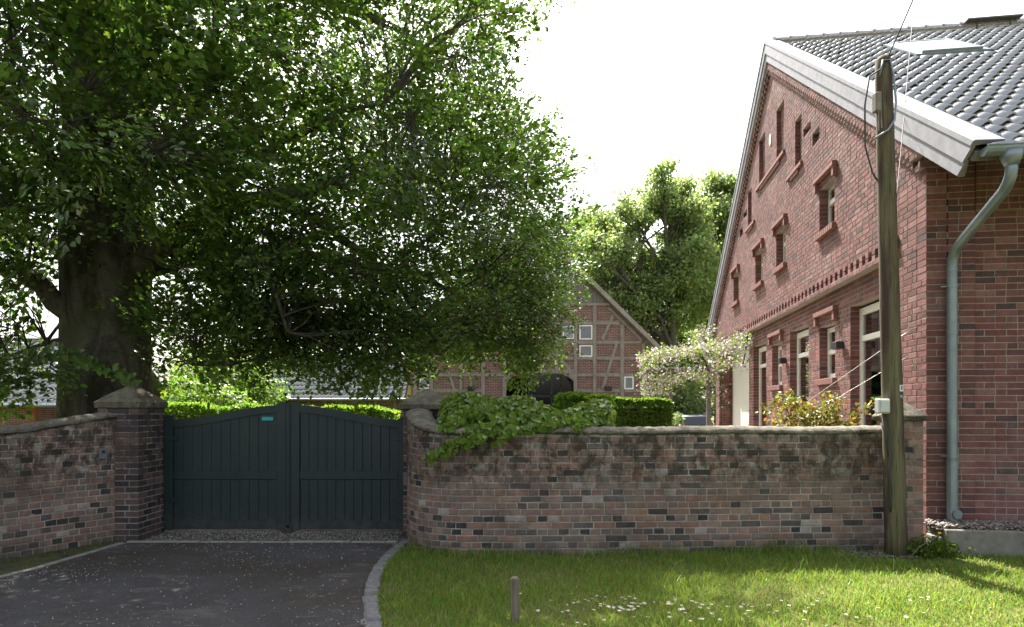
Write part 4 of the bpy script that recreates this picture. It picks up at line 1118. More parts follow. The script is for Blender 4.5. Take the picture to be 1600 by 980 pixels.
def simple_roof(parent, x0, x1, y0, z0, run, pitch, tw=.24, tl=.36, nseg=6, mat=None):
    up = np.array([0, math.cos(pitch), math.sin(pitch)]); n = np.array([0, -math.sin(pitch), math.cos(pitch)]); L = run / math.cos(pitch)
    a = np.array([x0, y0, z0]); b = np.array([x1, y0, z0])
    V = []
    for o in (-.03, -.12):
        V += [a + n * o, b + n * o, b + up * L + n * o, a + up * L + n * o]
    ro = MB().add(V, [[0, 1, 2, 3], [4, 7, 6, 5], [0, 4, 5, 1], [1, 5, 6, 2], [2, 6, 7, 3], [3, 7, 4, 0]]).build('roof', MAT['timber'], parent)
    lay_tiles(ro, a - up * .03 - n * .03, np.array([1.0, 0, 0]), up, n, int((x1 - x0) / tw), int(L / tl), tw, tl, nseg, 0, mat=mat)
    b2 = np.array([x0, y0 + 2 * run, z0]); V = []
    for o in (0, -.1): V += [(x0, y0 + run, z0 + run * math.tan(pitch) + o), (x1, y0 + run, z0 + run * math.tan(pitch) + o), (x1, y0 + 2 * run, z0 + o), (x0, y0 + 2 * run, z0 + o)]
    MB().add(V, [[0, 1, 2, 3], [4, 7, 6, 5], [0, 4, 5, 1], [1, 5, 6, 2], [2, 6, 7, 3], [3, 7, 4, 0]]).build('back_slope', MAT['tile'], ro)
    MB().tube([(x0, y0 + run, z0 + run * math.tan(pitch) + .03), (x1, y0 + run, z0 + run * math.tan(pitch) + .03)], .12, 10).build('ridge', MAT['tile'], ro)
    MB().tube([(x0, y0 - .08, z0 - .06), (x1, y0 - .08, z0 - .06)], .06, 8).build('gutter', MAT['zinc'], ro)
simple_roof(wg, WX0 - .2, WX1 + .1, WY - .1, wz, 2.7, RAD(42))

# ---------------------------------------------------------------- cottage far left
lb = empty('tiled_outbuilding', (-24, 26, 0), 'red brick outbuilding with shiny tiled roof at the left edge behind the wall', 'building')
LY = 26.0; lz = CAMZ + 9 * LY / 1000
MB().box((-25.0, LY + 3.5, lz / 2 + .05), (10.3, 5.6, lz + .1)).build('wall', MAT['infill'], lb)
MB().box((-19.88, LY + .64, lz / 2), (.24, .26, lz), bev=.02).build('corner_post', mat_simple('red_post', (.22, .07, .04), (.28, .10, .06), 6, .8), lb)
MB().box((-19.62, LY + 1.2, .55), (.4, .4, 1.1), bev=.03).build('white_bin', MAT['white_frame'], lb)
simple_roof(lb, -30.5, -17.6, LY - .05, lz, 3.8, RAD(38), .26, .36)

# ---------------------------------------------------------------- parked car
t = NT('car_paint'); MAT['car'] = t.done(t.bsdf((.012, .016, .03), .22, metal=.3, spec=.6, **{'Coat Weight': .6}))
t = NT('car_glass'); MAT['car_glass'] = t.done(t.bsdf((.02, .025, .03), .03, spec=.9))
t = NT('tyre'); MAT['tyre'] = t.done(t.bsdf((.02, .02, .02), .8))
t = NT('tail_red'); MAT['tail'] = t.done(t.bsdf((.35, .012, .02), .2, spec=.7))
car = empty('parked_car', (8.75, 32, 0), 'dark blue estate car parked behind the flowering pergola', 'car')
CM = Matrix.Translation((8.72, 30.0, 0)) @ Matrix.Rotation(RAD(6), 4, 'Z')   # rear at y=0, car points away
def CX(pts): return [list(CM @ Vector(p)) for p in pts]
def loft(secs, cap=True):
    n = len(secs[0]); V = [p for s_ in secs for p in s_]
    Q = [[i * n + j, i * n + (j + 1) % n, (i + 1) * n + (j + 1) % n, (i + 1) * n + j] for i in range(len(secs) - 1) for j in range(n)]
    m = len(secs); T = []
    for j in range(1, n - 1): T += [[0, j + 1, j], [(m - 1) * n, (m - 1) * n + j, (m - 1) * n + j + 1]]
    return V, Q, T
def sec(y, w, z0, z1, r=.12):
    h = w / 2; return [(-h, y, z0), (-h * 1.02, y, (z0 + z1) / 2), (-h + .02, y, z1 - r), (-h + r, y, z1), (h - r, y, z1), (h - .02, y, z1 - r), (h * 1.02, y, (z0 + z1) / 2), (h, y, z0)]
V, Q, T = loft([sec(0, 1.60, .45, .80), sec(.06, 1.74, .30, .95), sec(.5, 1.78, .22, 1.0), sec(2.4, 1.80, .2, .98), sec(3.4, 1.78, .2, .95), sec(4.3, 1.70, .25, .80), sec(4.55, 1.5, .35, .65)])
MB().add(CX(V), Q, T).build('body', MAT['car'], car, smooth=True)
V, Q, T = loft([sec(.14, 1.50, .95, 1.0, .03), sec(.38, 1.34, .95, 1.40, .1), sec(1.0, 1.38, .95, 1.455, .12), sec(2.0, 1.36, .95, 1.44, .12), sec(2.55, 1.28, .95, 1.32, .1), sec(3.3, 1.46, .93, .96, .02)])
MB().add(CX(V), Q, T).build('cabin', MAT['car'], car, smooth=True)
MB().add(CX([(-.66, .12, .985), (.66, .12, .985), (.56, .335, 1.36), (-.56, .335, 1.36)]), [[0, 1, 2, 3]]).build('rear_window', MAT['car_glass'], car)
for sx in (-1, 1):
    MB().add(CX([(sx * .775, .45, 1.0), (sx * .775, 2.7, 1.0), (sx * .70, 2.3, 1.33), (sx * .70, .6, 1.36)]), [[0, 1, 2, 3]]).build('side_window', MAT['car_glass'], car)
    MB().box(CM @ Vector((sx * .72, .03, .88)), (.26, .12, .2), bev=.03).build('tail_light', MAT['tail'], car)
    MB().bar(CM @ Vector((sx * .60, .5, 1.475)), CM @ Vector((sx * .60, 2.0, 1.465)), .03, .03, (0, 0, 1)).build('roof_rail', MAT['zinc'], car)
    for yy in (.85, 3.55):
        c0 = CM @ Vector((sx * .70, yy, .31)); c1 = CM @ Vector((sx * .90, yy, .31))
        w_ = MB().tube([c0, c1], .31, 20).build('wheel', MAT['tyre'], car, smooth=False)
        MB().tube([c0.lerp(c1, .8), c0.lerp(c1, 1.04)], .2, 16).build('rim', MAT['zinc'], w_)
MB().box(CM @ Vector((0, -.01, .70)), (.5, .02, .11), bev=.005).build('number_plate', MAT['white_frame'], car)
MB().box(CM @ Vector((0, 0.03, .45)), (1.55, .14, .22), bev=.04).build('bumper', MAT['dark_metal'], car)

# ---------------------------------------------------------------- garden chair
MAT['teak'] = mat_wood('teak', (.17, .075, .03), (.27, .13, .06), 2, .7, 12)
ch = empty('garden_chair', (5.85, 27, 0), 'reddish wooden garden chair with slatted back behind the wall', 'chair')
def cb(nm, c, s_): return MB().box((5.85 + c[0], 27 + c[1], c[2]), s_, bev=.006).build(nm, MAT['teak'], ch)
for sx in (-1, 1):
    cb('leg', (sx * .28, .03, .56), (.05, .045, 1.12)); cb('leg', (sx * .28, .5, .32), (.05, .045, .64)); cb('armrest', (sx * .28, .26, .655), (.06, .55, .028))
for i in range(7): cb('slat', (-.21 + i * .07, .03, .77), (.045, .02, .56))
mb = MB().prism([(-.305, 1.06), (.305, 1.06), (.305, 1.12), (.15, 1.165), (-.15, 1.165), (-.305, 1.12)], 27.0, 27.055, lambda a, b, d: (5.85 + a, d, b)); mb.build('top_rail', MAT['teak'], ch)
cb('bottom_rail', (0, .03, .48), (.5, .03, .05)); cb('seat', (0, .27, .44), (.52, .46, .03))

# ================================================================ foliage tools
def unit(a): return a / np.maximum(np.linalg.norm(a, axis=-1, keepdims=True), 1e-9)
def leaf_mesh(C, Dr, N, L, wr, tone, fold=.12):
    """pointed oval leaves, two faces each"""
    n = len(C); Dr = unit(Dr); S = unit(np.cross(N, Dr)); N = np.cross(Dr, S)
    a = np.array([0, .3, .72, 1.0, .72, .3]); b = np.array([0, .5, .40, 0, -.40, -.5]); h = np.array([0, 1, .8, -.15, .8, 1.0])
    L = np.broadcast_to(L, n)
    V = C[:, None] + Dr[:, None] * (a[None] * L[:, None])[..., None] + S[:, None] * (b[None] * (L * wr)[:, None])[..., None] + N[:, None] * (h[None] * (L * fold)[:, None])[..., None]
    Q = np.array([[0, 1, 2, 3], [0, 3, 4, 5]])[None] + (np.arange(n) * 6)[:, None, None]
    return V.reshape(-1, 3), Q.reshape(-1, 4), np.repeat(tone, 6, 0)
def quad_leaf(C, Dr, N, L, wr, tone):
    n = len(C); Dr = unit(Dr); S = unit(np.cross(N, Dr)); L = np.broadcast_to(L, n)
    a = np.array([0, .5, 1, .45]); b = np.array([0, .5, 0, -.5])
    V = C[:, None] + Dr[:, None] * (a[None] * L[:, None])[..., None] + S[:, None] * (b[None] * (L * wr)[:, None])[..., None]
    return V.reshape(-1, 3), (np.arange(n * 4).reshape(-1, 4)), np.repeat(tone, 4, 0)
def tones(n, lo=.65, hi=1.35, yel=.15):
    v = rng.uniform(lo, hi, (n, 1)); y = rng.normal(0, yel, (n, 1))
    return np.clip(np.concatenate([v * (1 + y), v, v * (1 - np.abs(y) * .5), np.ones((n, 1))], 1), 0.02, 3)
def in_poly(px, py, poly):
    inside = np.zeros(len(px), bool); j = len(poly) - 1
    for i in range(len(poly)):
        xi, yi = poly[i]; xj, yj = poly[j]
        hit = ((yi > py) != (yj > py)) & (px < (xj - xi) * (py - yi) / (yj - yi + 1e-12) + xi)
        inside ^= hit; j = i
    return inside

def sprays(P, Dh, K, Ls, leafL, wr, droop=.25, tilt=.35, flat=.3):
    """flat leafy sprays at P, growing along Dh"""
    n = len(P)
    D = unit(Dh + np.c_[np.zeros((n, 2)), rng.normal(-droop, .2, n)])
    UPv = unit(np.array([0, 0, 1.0]) + rng.normal(0, tilt, (n, 3)))
    S = unit(np.cross(UPv, D)); UPv = np.cross(D, S)
    a = rng.uniform(0, 1, (n, K)); sd = rng.choice([-1, 1], (n, K))
    w = sd * rng.uniform(.02, .42, (n, K)) * (1.1 - a * .75)
    Lz = Ls[:, None]
    C = P[:, None] + D[:, None] * (a * Lz)[..., None] + S[:, None] * (w * Lz)[..., None] + UPv[:, None] * ((rng.normal(0, .06, (n, K)) - .12 * a * a) * Lz)[..., None]
    ld = D[:, None] + S[:, None] * (sd * rng.uniform(.4, 1.3, (n, K)))[..., None] + rng.normal(0, .25, (n, K, 3))
    ln = UPv[:, None] + rng.normal(0, flat, (n, K, 3))
    C = C.reshape(-1, 3); m = len(C)
    tn = tones(m); tn[:, :3] *= np.repeat(rng.uniform(.65, 1.4, (n, 1)), K, 0)
    return leaf_mesh(C, ld.reshape(-1, 3), ln.reshape(-1, 3), leafL * rng.uniform(.65, 1.2, m), wr, tn)

def branches(mb, limbs, P, n_nodes, r_node=.035, twig=.006):
    """boughs from limbs to nodes, twigs from nodes to sprays; returns growth directions"""
    LP = []; LR = []
    for pts, r0, r1 in limbs:
        Q_, s_ = resample(np.array(pts, float), .25); LP.append(Q_[len(Q_) // 4:]); 
    LP = np.concatenate(LP)
    nodes = P[rng.choice(len(P), n_nodes, replace=False)]
    nodes = nodes + rng.normal(0, .15, nodes.shape)
    base = []
    for nd in nodes:
        d = np.linalg.norm((LP - nd) * np.array([1, 1, 1.0]), axis=1) + np.clip(LP[:, 2] - nd[2] + .2, 0, 9) * 1.2
        b = LP[np.argmin(d)]; base.append(b)
        L = np.linalg.norm(nd - b)
        if L < .05: continue
        m1 = b + (nd - b) * .35 + np.array([0, 0, .10 * L]) + rng.normal(0, .06 * L, 3); m2 = b + (nd - b) * .7 + np.array([0, 0, .08 * L]) + rng.normal(0, .05 * L, 3)
        r = min(.008 + .008 * L, r_node * .7); mb.tube([b, m1, m2, nd], [r, r * .75, r * .5, r * .3], 5, cap=False)
    base = np.array(base)
    G = np.zeros_like(P)
    for i0 in range(0, len(P), 2000):
        d = np.linalg.norm(P[i0:i0 + 2000, None] - nodes[None], axis=2); k = np.argmin(d, 1)
        G[i0:i0 + 2000] = unit(P[i0:i0 + 2000] - nodes[k]) * .6 + unit(nodes[k] - base[k]) * .8
        for j, kk in zip(range(i0, i0 + len(k)), k):
            if d[j - i0, kk] > .06:
                mb_tw.append((nodes[kk], P[j] + G[j] * .2))
    return G
def thin(mb, segs, r0, r1):
    A = np.array([s_[0] for s_ in segs]); B = np.array([s_[1] for s_ in segs]); n = len(A)
    T = unit(B - A); U = unit(np.cross(T, rng.normal(0, 1, (n, 3)))); Wv = np.cross(T, U); V = np.zeros((n, 6, 3))
    for k in range(3):
        o = U * math.cos(k * 2.094) + Wv * math.sin(k * 2.094); V[:, k] = A + o * r0; V[:, 3 + k] = B + o * r1
    Q = np.array([[0, 1, 4, 3], [1, 2, 5, 4], [2, 0, 3, 5]])[None] + (np.arange(n) * 6)[:, None, None]
    mb.add(V.reshape(-1, 3), Q.reshape(-1, 4))

# ================================================================ the big beech
bx_, by_ = -6.72, 10.55
beech = empty('beech_tree', (bx_, by_, 0), 'huge spreading beech tree with thick dark trunk overhanging the gate', 'tree')
tr = MB(); zs = [-.2, .15, .5, 1.0, 1.7, 2.6, 3.4, 4.2, 5.0, 5.8, 6.8, 8.0, 9.5, 11.5, 13.5, 16]
rs = [.98, .86, .76, .705, .68, .665, .665, .68, .68, .66, .60, .54, .46, .36, .26, .12]
ns = 40; V = []
for j, (z, r) in enumerate(zip(zs, rs)):
    for k in range(ns):
        a = 2 * math.pi * k / ns
        fl = 1 + (.10 * math.sin(a * 5 + 1) + .06 * math.sin(a * 3)) * math.exp(-z * .9) + .030 * math.sin(a * 4 + z * .7) + .02 * math.sin(a * 7 - z * 1.3) + random.uniform(-.006, .006)
        V.append((bx_ + .03 * z * .5 * math.sin(z * .3) + r * fl * math.cos(a), by_ + r * fl * math.sin(a), z))
Q = [[j * ns + k, j * ns + (k + 1) % ns, (j + 1) * ns + (k + 1) % ns, (j + 1) * ns + k] for j in range(len(zs) - 1) for k in range(ns)]
tr.add(V, Q); tr.build('trunk', MAT['bark'], beech, smooth=True)
# limbs: path points from px,py,Y
def lp(*pts): return [tuple(PX(*p)) for p in pts]
limbs = [
    (lp((190, 430, 10.3), (245, 395, 10.2), (330, 318, 10.2), (430, 308, 10.4), (520, 290, 10.8), (600, 265, 11.2), (700, 290, 12)), .21, .05),
    (lp((200, 440, 10.5), (260, 405, 10.8), (400, 395, 11.2), (520, 405, 11.8), (640, 430, 12.4), (760, 420, 13)), .17, .04),
    (lp((430, 308, 10.4), (520, 360, 10.8), (600, 420, 11.0), (660, 500, 11.3), (690, 555, 11.6)), .09, .03),
    (lp((330, 318, 10.2), (400, 250, 10.0), (470, 205, 9.8), (520, 175, 9.6), (600, 160, 9.6)), .10, .025),
    (lp((180, 300, 10.4), (240, 250, 10.0), (290, 215, 9.6), (330, 120, 9.2), (335, 40, 9), (350, -80, 9)), .12, .03),
    (lp((150, 500, 10.3), (95, 490, 10.1), (55, 430, 10.0), (0, 412, 10.1), (-120, 380, 10.3), (-260, 300, 10.5)), .17, .05),
    (lp((190, 40, 10.5), (280, 0, 10.6), (420, -20, 11), (560, 20, 12), (640, 50, 13), (680, 110, 13.5)), .17, .04),
    (lp((180, -40, 10.6), (300, -120, 11.5), (480, -140, 13), (640, -80, 15), (760, -60, 16), (850, -20, 17)), .18, .04),
    (lp((190, 350, 10.8), (300, 380, 12.5), (430, 400, 14), (580, 330, 15), (740, 230, 15.5), (820, 290, 15.5)), .16, .04),
    (lp((740, 230, 15.5), (800, 250, 15.2), (860, 290, 15), (900, 270, 15)), .05, .02),
    (lp((640, 430, 12.4), (740, 470, 13.4), (820, 480, 14), (860, 500, 14.2)), .06, .02),
    (lp((120, 300, 10.2), (60, 220, 9.2), (20, 150, 8.2), (-40, 120, 7.5)), .12, .03),
    (lp((160, 250, 10), (140, 190, 9), (120, 170, 8), (110, 190, 7.2)), .10, .03),
    (lp((150, -60, 10.5), (60, -160, 10), (-60, -260, 9.5), (-200, -320, 9)), .2, .05),
    (lp((160, -100, 10.5), (260, -320, 9.6), (380, -420, 8.8)), .18, .05),
    (lp((150, 0, 10.8), (80, -60, 12.5), (0, -120, 14.5)), .18, .05),
    (lp((170, -200, 10.6), (300, -330, 12.5), (430, -400, 15)), .16, .05),
    (lp((130, 520, 10.2), (70, 535, 9.8), (10, 560, 9.5), (-140, 580, 9.3)), .035, .012),
    (lp((120, 420, 10.6), (80, 380, 11.6), (20, 360, 13), (-80, 330, 14.5)), .13, .04),
    (lp((330, 318, 10.2), (380, 380, 9.7), (430, 450, 9.4), (450, 520, 9.3)), .06, .02),
    (lp((245, 395, 10.2), (290, 440, 10.0), (310, 520, 9.9), (300, 570, 9.9)), .05, .015),
]
lm = MB()
for pts, r0, r1 in limbs:
    Q_, s_ = resample(chaikin(pts, 2), .3); n = len(Q_); Q_[1:-1] += rng.normal(0, .02, (n - 2, 3))
    lm.tube(Q_, list(np.linspace(r0, r1, n)), 9, wob=.06)
lm.build('limbs', MAT['bark'], beech, smooth=True, fix=False)
SIL = [(-900, -1500), (870, -1500), (880, -300), (862, -20), (840, 20), (800, 45), (770, 90), (755, 135), (795, 170), (850, 205), (865, 235), (885, 252), (885, 272), (860, 295), (850, 330), (878, 350), (885, 400), (885, 430), (858, 470), (865, 520), (866, 536), (838, 548), (830, 566), (805, 566), (790, 540), (765, 552), (710, 545), (680, 560), (655, 586), (625, 575), (590, 575), (560, 590), (530, 598), (490, 588), (420, 575), (380, 580), (345, 625), (310, 632), (285, 625), (262, 600), (246, 560), (238, 400), (222, 350), (105, 345), (88, 420), (55, 470), (0, 470), (-900, 560)]
SIL2 = [(-300, 470), (0, 525), (80, 535), (88, 570), (60, 592), (0, 605), (-300, 640)]
ELL = [((-6.6, 11.5, 9.8), (7.2, 6.3, 7.8), 2700, .45), ((-2.6, 11.3, 4.7), (3.6, 3.0, 2.3), 1250, .0), ((-.7, 13.6, 5.9), (2.6, 3.0, 3.3), 1200, .0), ((-1.2, 15.6, 10.5), (3.4, 3.2, 4.3), 1150, .0), ((-5.6, 7.9, 5.6), (2.7, 1.7, 2.0), 900, .0), ((-9.6, 9.8, 4.9), (3.2, 2.4, 2.0), 650, .0), ((-4.3, 10.5, 6.8), (3.6, 3.6, 3.0), 900, .0), ((-8.6, 9.6, 3.0), (1.6, 1.6, .8), 120, 0), ((-6.3, 9.2, 8.4), (3.5, 2.5, 3), 700, 0), ((-2.2, 10.2, 8.6), (2.6, 2.6, 2.6), 500, 0), ((-4.6, 10.3, 3.6), (1.7, 1.3, 1.3), 420, 0), ((-5.1, 10.6, 3.0), (1.3, 1.2, 1.0), 220, 0), ((-8.0, 9.4, 4.3), (1.7, 1.4, 1.3), 320, 0), ((-3.0, 10.8, 3.4), (2.2, 1.6, 1.0), 420, 0), ((-.6, 13.2, 3.5), (1.8, 1.3, 1.1), 520, 0), ((.2, 14.2, 4.6), (1.3, 1.3, 1.6), 300, 0), ((-3.2, 11.0, 2.95), (1.8, 1.2, .75), 330, 0), ((-7.45, 9.3, 2.42), (.85, .6, .36), 120, 0), ((-8.6, 9.2, 2.5), (.9, .7, .4), 80, 0)]
PC = []
for c_, r_, n, inner in ELL:
    d = unit(rng.normal(0, 1, (n * 3, 3))); rad = rng.uniform(inner ** 3, 1, n * 3) ** (1 / 3)
    P = np.array(c_) + d * rad[:, None] * np.array(r_)
    px = 800 + 1000 * P[:, 0] / P[:, 1]; py = 640 - 1000 * (P[:, 2] - CAMZ) / P[:, 1]
    ok = (in_poly(px, py, SIL) | in_poly(px, py, SIL2)) & (P[:, 1] > 5.2) & (P[:, 2] > 1.9)
    ok &= ~((px > 84) & (px < 236) & (py > 330) & (py < 650) & (P[:, 1] < 11.2))
    PC.append(P[ok][:n])
PC = np.concatenate(PC)
# thin the crown where the photo shows sky through it
gap = np.array([math.sin(p[0] * 2.1 + 1.3) * math.sin(p[1] * 1.7) * math.sin(p[2] * 1.9 + .5) for p in PC]); lay_ = np.sin((PC[:, 2] + .22 * np.hypot(PC[:, 0] - bx_, PC[:, 1] - by_)) * 6.0 + 1.6 * np.sin(PC[:, 0] * 1.3) + 1.6 * np.sin(PC[:, 1] * 1.1 + 2)); PC = PC[(gap > -.40) & (lay_ > -.84)]
bm_ = MB(); mb_tw = []
G = branches(bm_, limbs, PC, 420, .04)
thin(bm_, mb_tw, .008, .003)
bm_.build('twigs', MAT['twig'], beech, fix=False)
rad_ = unit(PC - np.array([bx_, by_, 0])) * np.array([1, 1, 0])
V, Q, tn = sprays(PC, G + rad_ * .5, 28, rng.uniform(.5, .95, len(PC)), np.repeat(np.interp(PC[:, 1], [8, 11, 15], [.100, .088, .076]), 28), .66, .18, .32)
obj_np('crown', V, Q, None, MAT['beech_leaf'], beech, tn, True)
# the low leafy sprig in front of the trunk
sp = MB(); sprig = [tuple(PX(*p)) for p in ((20, 560, 8.6), (90, 555, 8.8), (125, 562, 8.9), (165, 578, 9.0), (205, 596, 9.0))]
sp.tube(sprig, [.009, .008, .006, .004, .002], 5); sp.build('low_twig', MAT['twig'], beech)
Q_, s_ = resample(np.array(sprig), .035); Q_ = np.repeat(Q_[4:], 4, 0); n = len(Q_); sd = np.tile([-1, 1], n // 2)
V, Q, tn = leaf_mesh(Q_ + rng.normal(0, .035, (n, 3)), np.c_[np.full(n, .7), np.full(n, -.25), sd * .7] + rng.normal(0, .2, (n, 3)), np.array([[.1, -.8, .6]]) + rng.normal(0, .3, (n, 3)), rng.uniform(.085, .135, n), .64, tones(n, 1.1, 1.7, .1))
obj_np('low_leaves', V, Q, None, MAT['beech_leaf'], beech, tn, True)

# ================================================================ trees beyond
def far_tree(label, px, Y, ytop, width, blobs, n_leaf, size, seed, trunks=1, name='oak_tree', mat='oak_leaf', ybot=520, group='trees behind the houses'):
    global mb_tw
    bx = (px - 800) * Y / 1000; H = CAMZ + (640 - ytop) * Y / 1000
    root = empty(name, (bx, Y, 0), label, 'tree', group)
    lims = []; mb = MB(); r0 = H * .022
    for k in range(trunks):
        x0 = bx + (k - (trunks - 1) / 2) * 2.6
        path = [(x0, Y, -.2), (x0 + rng.normal(0, .3), Y, H * .25), (x0 + rng.normal(0, .8), Y, H * .5), (x0 + rng.normal(0, 1), Y, H * .72), (x0 + rng.normal(0, 1), Y, H * .92)]
        Q_, s_ = resample(chaikin(path, 2), .5); mb.tube(Q_, list(np.linspace(r0, .05, len(Q_))), 8)
        lims.append((Q_, 0, 0))
    cs = np.array(blobs); cx = bx + (cs[:, 0] - px) * Y / 1000; cz = CAMZ + (640 - cs[:, 1]) * Y / 1000; cr = cs[:, 2] * Y / 1000
    cy = Y + cs[:, 3]
    for a, b, z in zip(cx, cy, cz):
        t0 = lims[rng.integers(len(lims))][0]; st = t0[np.argmin(np.abs(t0[:, 2] - max(z * .62, H * .2)))]
        Q_, s_ = resample(chaikin([st, st + (np.array([a, b, z]) - st) * .5 + rng.normal(0, .4, 3) + np.array([0, 0, -.3]), (a, b, z), (a + (a - st[0]) * .2, b, z + .8)], 2), .4)
        mb.tube(Q_, list(np.linspace(r0 * .42, .035, len(Q_))), 6)
        for k in range(4):
            e_ = np.array([a, b, z]) + rng.normal(0, .6, 3) * np.array([1.2, 1, .9]); i0 = Q_[int(len(Q_) * rng.uniform(.4, .8))]
            mb.tube([i0, (i0 + e_) / 2 + rng.normal(0, .2, 3), e_], [.07, .05, .02], 5, cap=False)
    mb.build('trunk', MAT['bark_oak'], root, smooth=True, fix=False)
    # clumps inside each bough
    k_ = 15; cx = np.repeat(cx, k_) ; cy = np.repeat(cy, k_); cz = np.repeat(cz, k_); cr = np.repeat(cr, k_); o_ = unit(rng.normal(0, 1, (len(cx), 3))) * rng.uniform(.30, 1.2, (len(cx), 1)) * cr[:, None]
    cx = cx + o_[:, 0]; cy = cy + o_[:, 1]; cz = cz + o_[:, 2] * .85; cr = cr * rng.uniform(.16, .34, len(cr))
    wts = cr ** 2 / (cr ** 2).sum(); C = []
    ncl = n_leaf // 26
    bi = rng.choice(len(cx), ncl, p=wts); d = unit(rng.normal(0, 1, (ncl, 3))); rr = rng.uniform(.12, 1, ncl) ** (1 / 2.4)
    P = np.c_[cx[bi], cy[bi], cz[bi]] + d * (rr * cr[bi])[:, None] * np.array([1, 1, .85])
    L = np.repeat(P, 26, 0) + rng.normal(0, size * 1.5, (ncl * 26, 3)) * np.array([1, 1, .6]); n = len(L)
    tn = tones(n, .7, 1.3, .12); tn[:, :3] *= np.repeat(rng.uniform(.75, 1.25, (ncl, 1)), 26, 0)
    V, Q, tn = quad_leaf(L, rng.normal(0, 1, (n, 3)) + np.array([0, 0, -.3]), rng.normal(0, 1, (n, 3)) + np.array([0, 0, 1.0]), size * rng.uniform(.7, 1.4, n), .75, tn)
    obj_np('crown', V, Q, None, MAT[mat], root, tn)
mb_tw = []
far_tree('tall oak with dark twisted limbs just right of the half-timbered gable', 1025, 44, 265, 200, [(1025, 320, 38, 0), (1060, 290, 24, 1), (1030, 285, 22, -1), (985, 345, 34, -1), (950, 355, 28, 1), (1060, 345, 40, 0), (1000, 400, 48, 1), (1060, 410, 50, -1), (950, 400, 36, -2), (1100, 400, 40, 2), (935, 440, 30, 1), (1020, 460, 50, 0), (1090, 470, 45, 1), (965, 470, 40, -1), (1050, 500, 30, 1), (1090, 345, 34, 2), (1085, 375, 34, 1), (1040, 440, 36, -1), (985, 430, 34, 2), (1010, 500, 40, 1), (925, 400, 26, 0), (900, 440, 34, 1), (915, 380, 26, 1), (1075, 320, 26, 1), (1100, 320, 24, 2)], 64000, .22, 3, 2)
far_tree('pale green tree peeping over the brick farmhouse verge', 1125, 50, 255, 120, [(1135, 285, 26, 0), (1112, 310, 28, 1), (1150, 320, 35, 0), (1115, 360, 38, -1), (1150, 390, 40, 0), (1110, 440, 40, 1), (1140, 470, 40, 0), (1095, 490, 30, 0), (1095, 340, 26, 0), (1120, 400, 34, 1), (1080, 450, 34, 0)], 32000, .27, 4, 1)
far_tree('loose tree half hidden between beech and oak', 912, 52, 335, 100, [(925, 350, 20, 0), (905, 375, 24, 0), (940, 385, 24, 1), (915, 420, 34, -1), (885, 450, 34, 0), (945, 430, 28, 1), (860, 480, 34, 0)], 13000, .27, 5, 1)
far_tree('dark wood edge tree behind the pergola', 1075, 56, 480, 120, [(1050, 540, 34, 0), (1090, 540, 30, 1), (1075, 590, 36, 0), (1110, 600, 30, 0), (1045, 600, 30, 0), (1085, 630, 26, 0), (1010, 560, 34, 0)], 15000, .34, 6, 2)
def shrub(label, cx, cy, w, d, h, n, size, mat='hedge_leaf', name='garden_shrub', lumps=9, zb=.3, group='shrubs and bushes behind the wall', cat='shrub', lo=.7, hi=1.3):
    root = empty(name, (cx, cy, 0), label, cat, group)
    C = np.c_[cx + rng.uniform(-.36, .36, lumps) * w, cy + rng.uniform(-.3, .3, lumps) * d, zb + rng.uniform(.15, .72, lumps) * (h - zb)]
    R_ = rng.uniform(.26, .36, lumps) * min(w, h) 
    st = MB()
    for c_ in C: st.tube([(cx + rng.normal(0, .08 * w), cy + rng.normal(0, .08 * d), -.1), ((cx + c_[0]) / 2 + rng.normal(0, .1), (cy + c_[1]) / 2, c_[2] * .5), tuple(c_)], [.03 + .008 * h, .025, .01], 5, cap=False)
    st.build('stems', MAT['twig'], root, fix=False)
    bi = rng.integers(0, lumps, n); dd = unit(rng.normal(0, 1, (n, 3))); rr = rng.uniform(.1, 1, n) ** (1 / 2.6)
    P = C[bi] + dd * (R_[bi] * rr)[:, None] * np.array([1.15, 1.15, .9]); P[:, 2] = np.maximum(P[:, 2], .08)
    V, Q, tn = quad_leaf(P, rng.normal(0, 1, (n, 3)) + dd * .5, dd + np.array([0, 0, .8]) + rng.normal(0, .5, (n, 3)), size * rng.uniform(.7, 1.35, n), .7, tones(n, lo, hi, .14))
    obj_np('foliage', V, Q, None, MAT[mat], root, tn)
shrub('light green bush between beech trunk and low wing', -14.2, 31, 5.5, 4, 4.6, 9000, .22, lo=.8, hi=1.3)
shrub('bright yellow green bush behind the hedge right of the trunk', -11.3, 24, 4.2, 3, 3.0, 7000, .17, lo=.8, hi=1.25)
shrub('tall pale bush left of the low wing roof', -16.5, 36, 6, 4, 6.0, 8000, .26, 'oak_leaf', lo=.9, hi=1.4)
shrub('bushy shrub under the outbuilding eave left of the beech trunk', -19.6, 30.0, 4.5, 3, 3.2, 6000, .2, lo=1.0, hi=1.5)
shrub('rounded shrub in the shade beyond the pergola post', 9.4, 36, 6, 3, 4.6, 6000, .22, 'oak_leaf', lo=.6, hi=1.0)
shrub('small shrub beside the pergola post near the car', 6.35, 25.5, 1.0, .8, 1.9, 1800, .10, 'oak_leaf', lo=.6, hi=1.0)

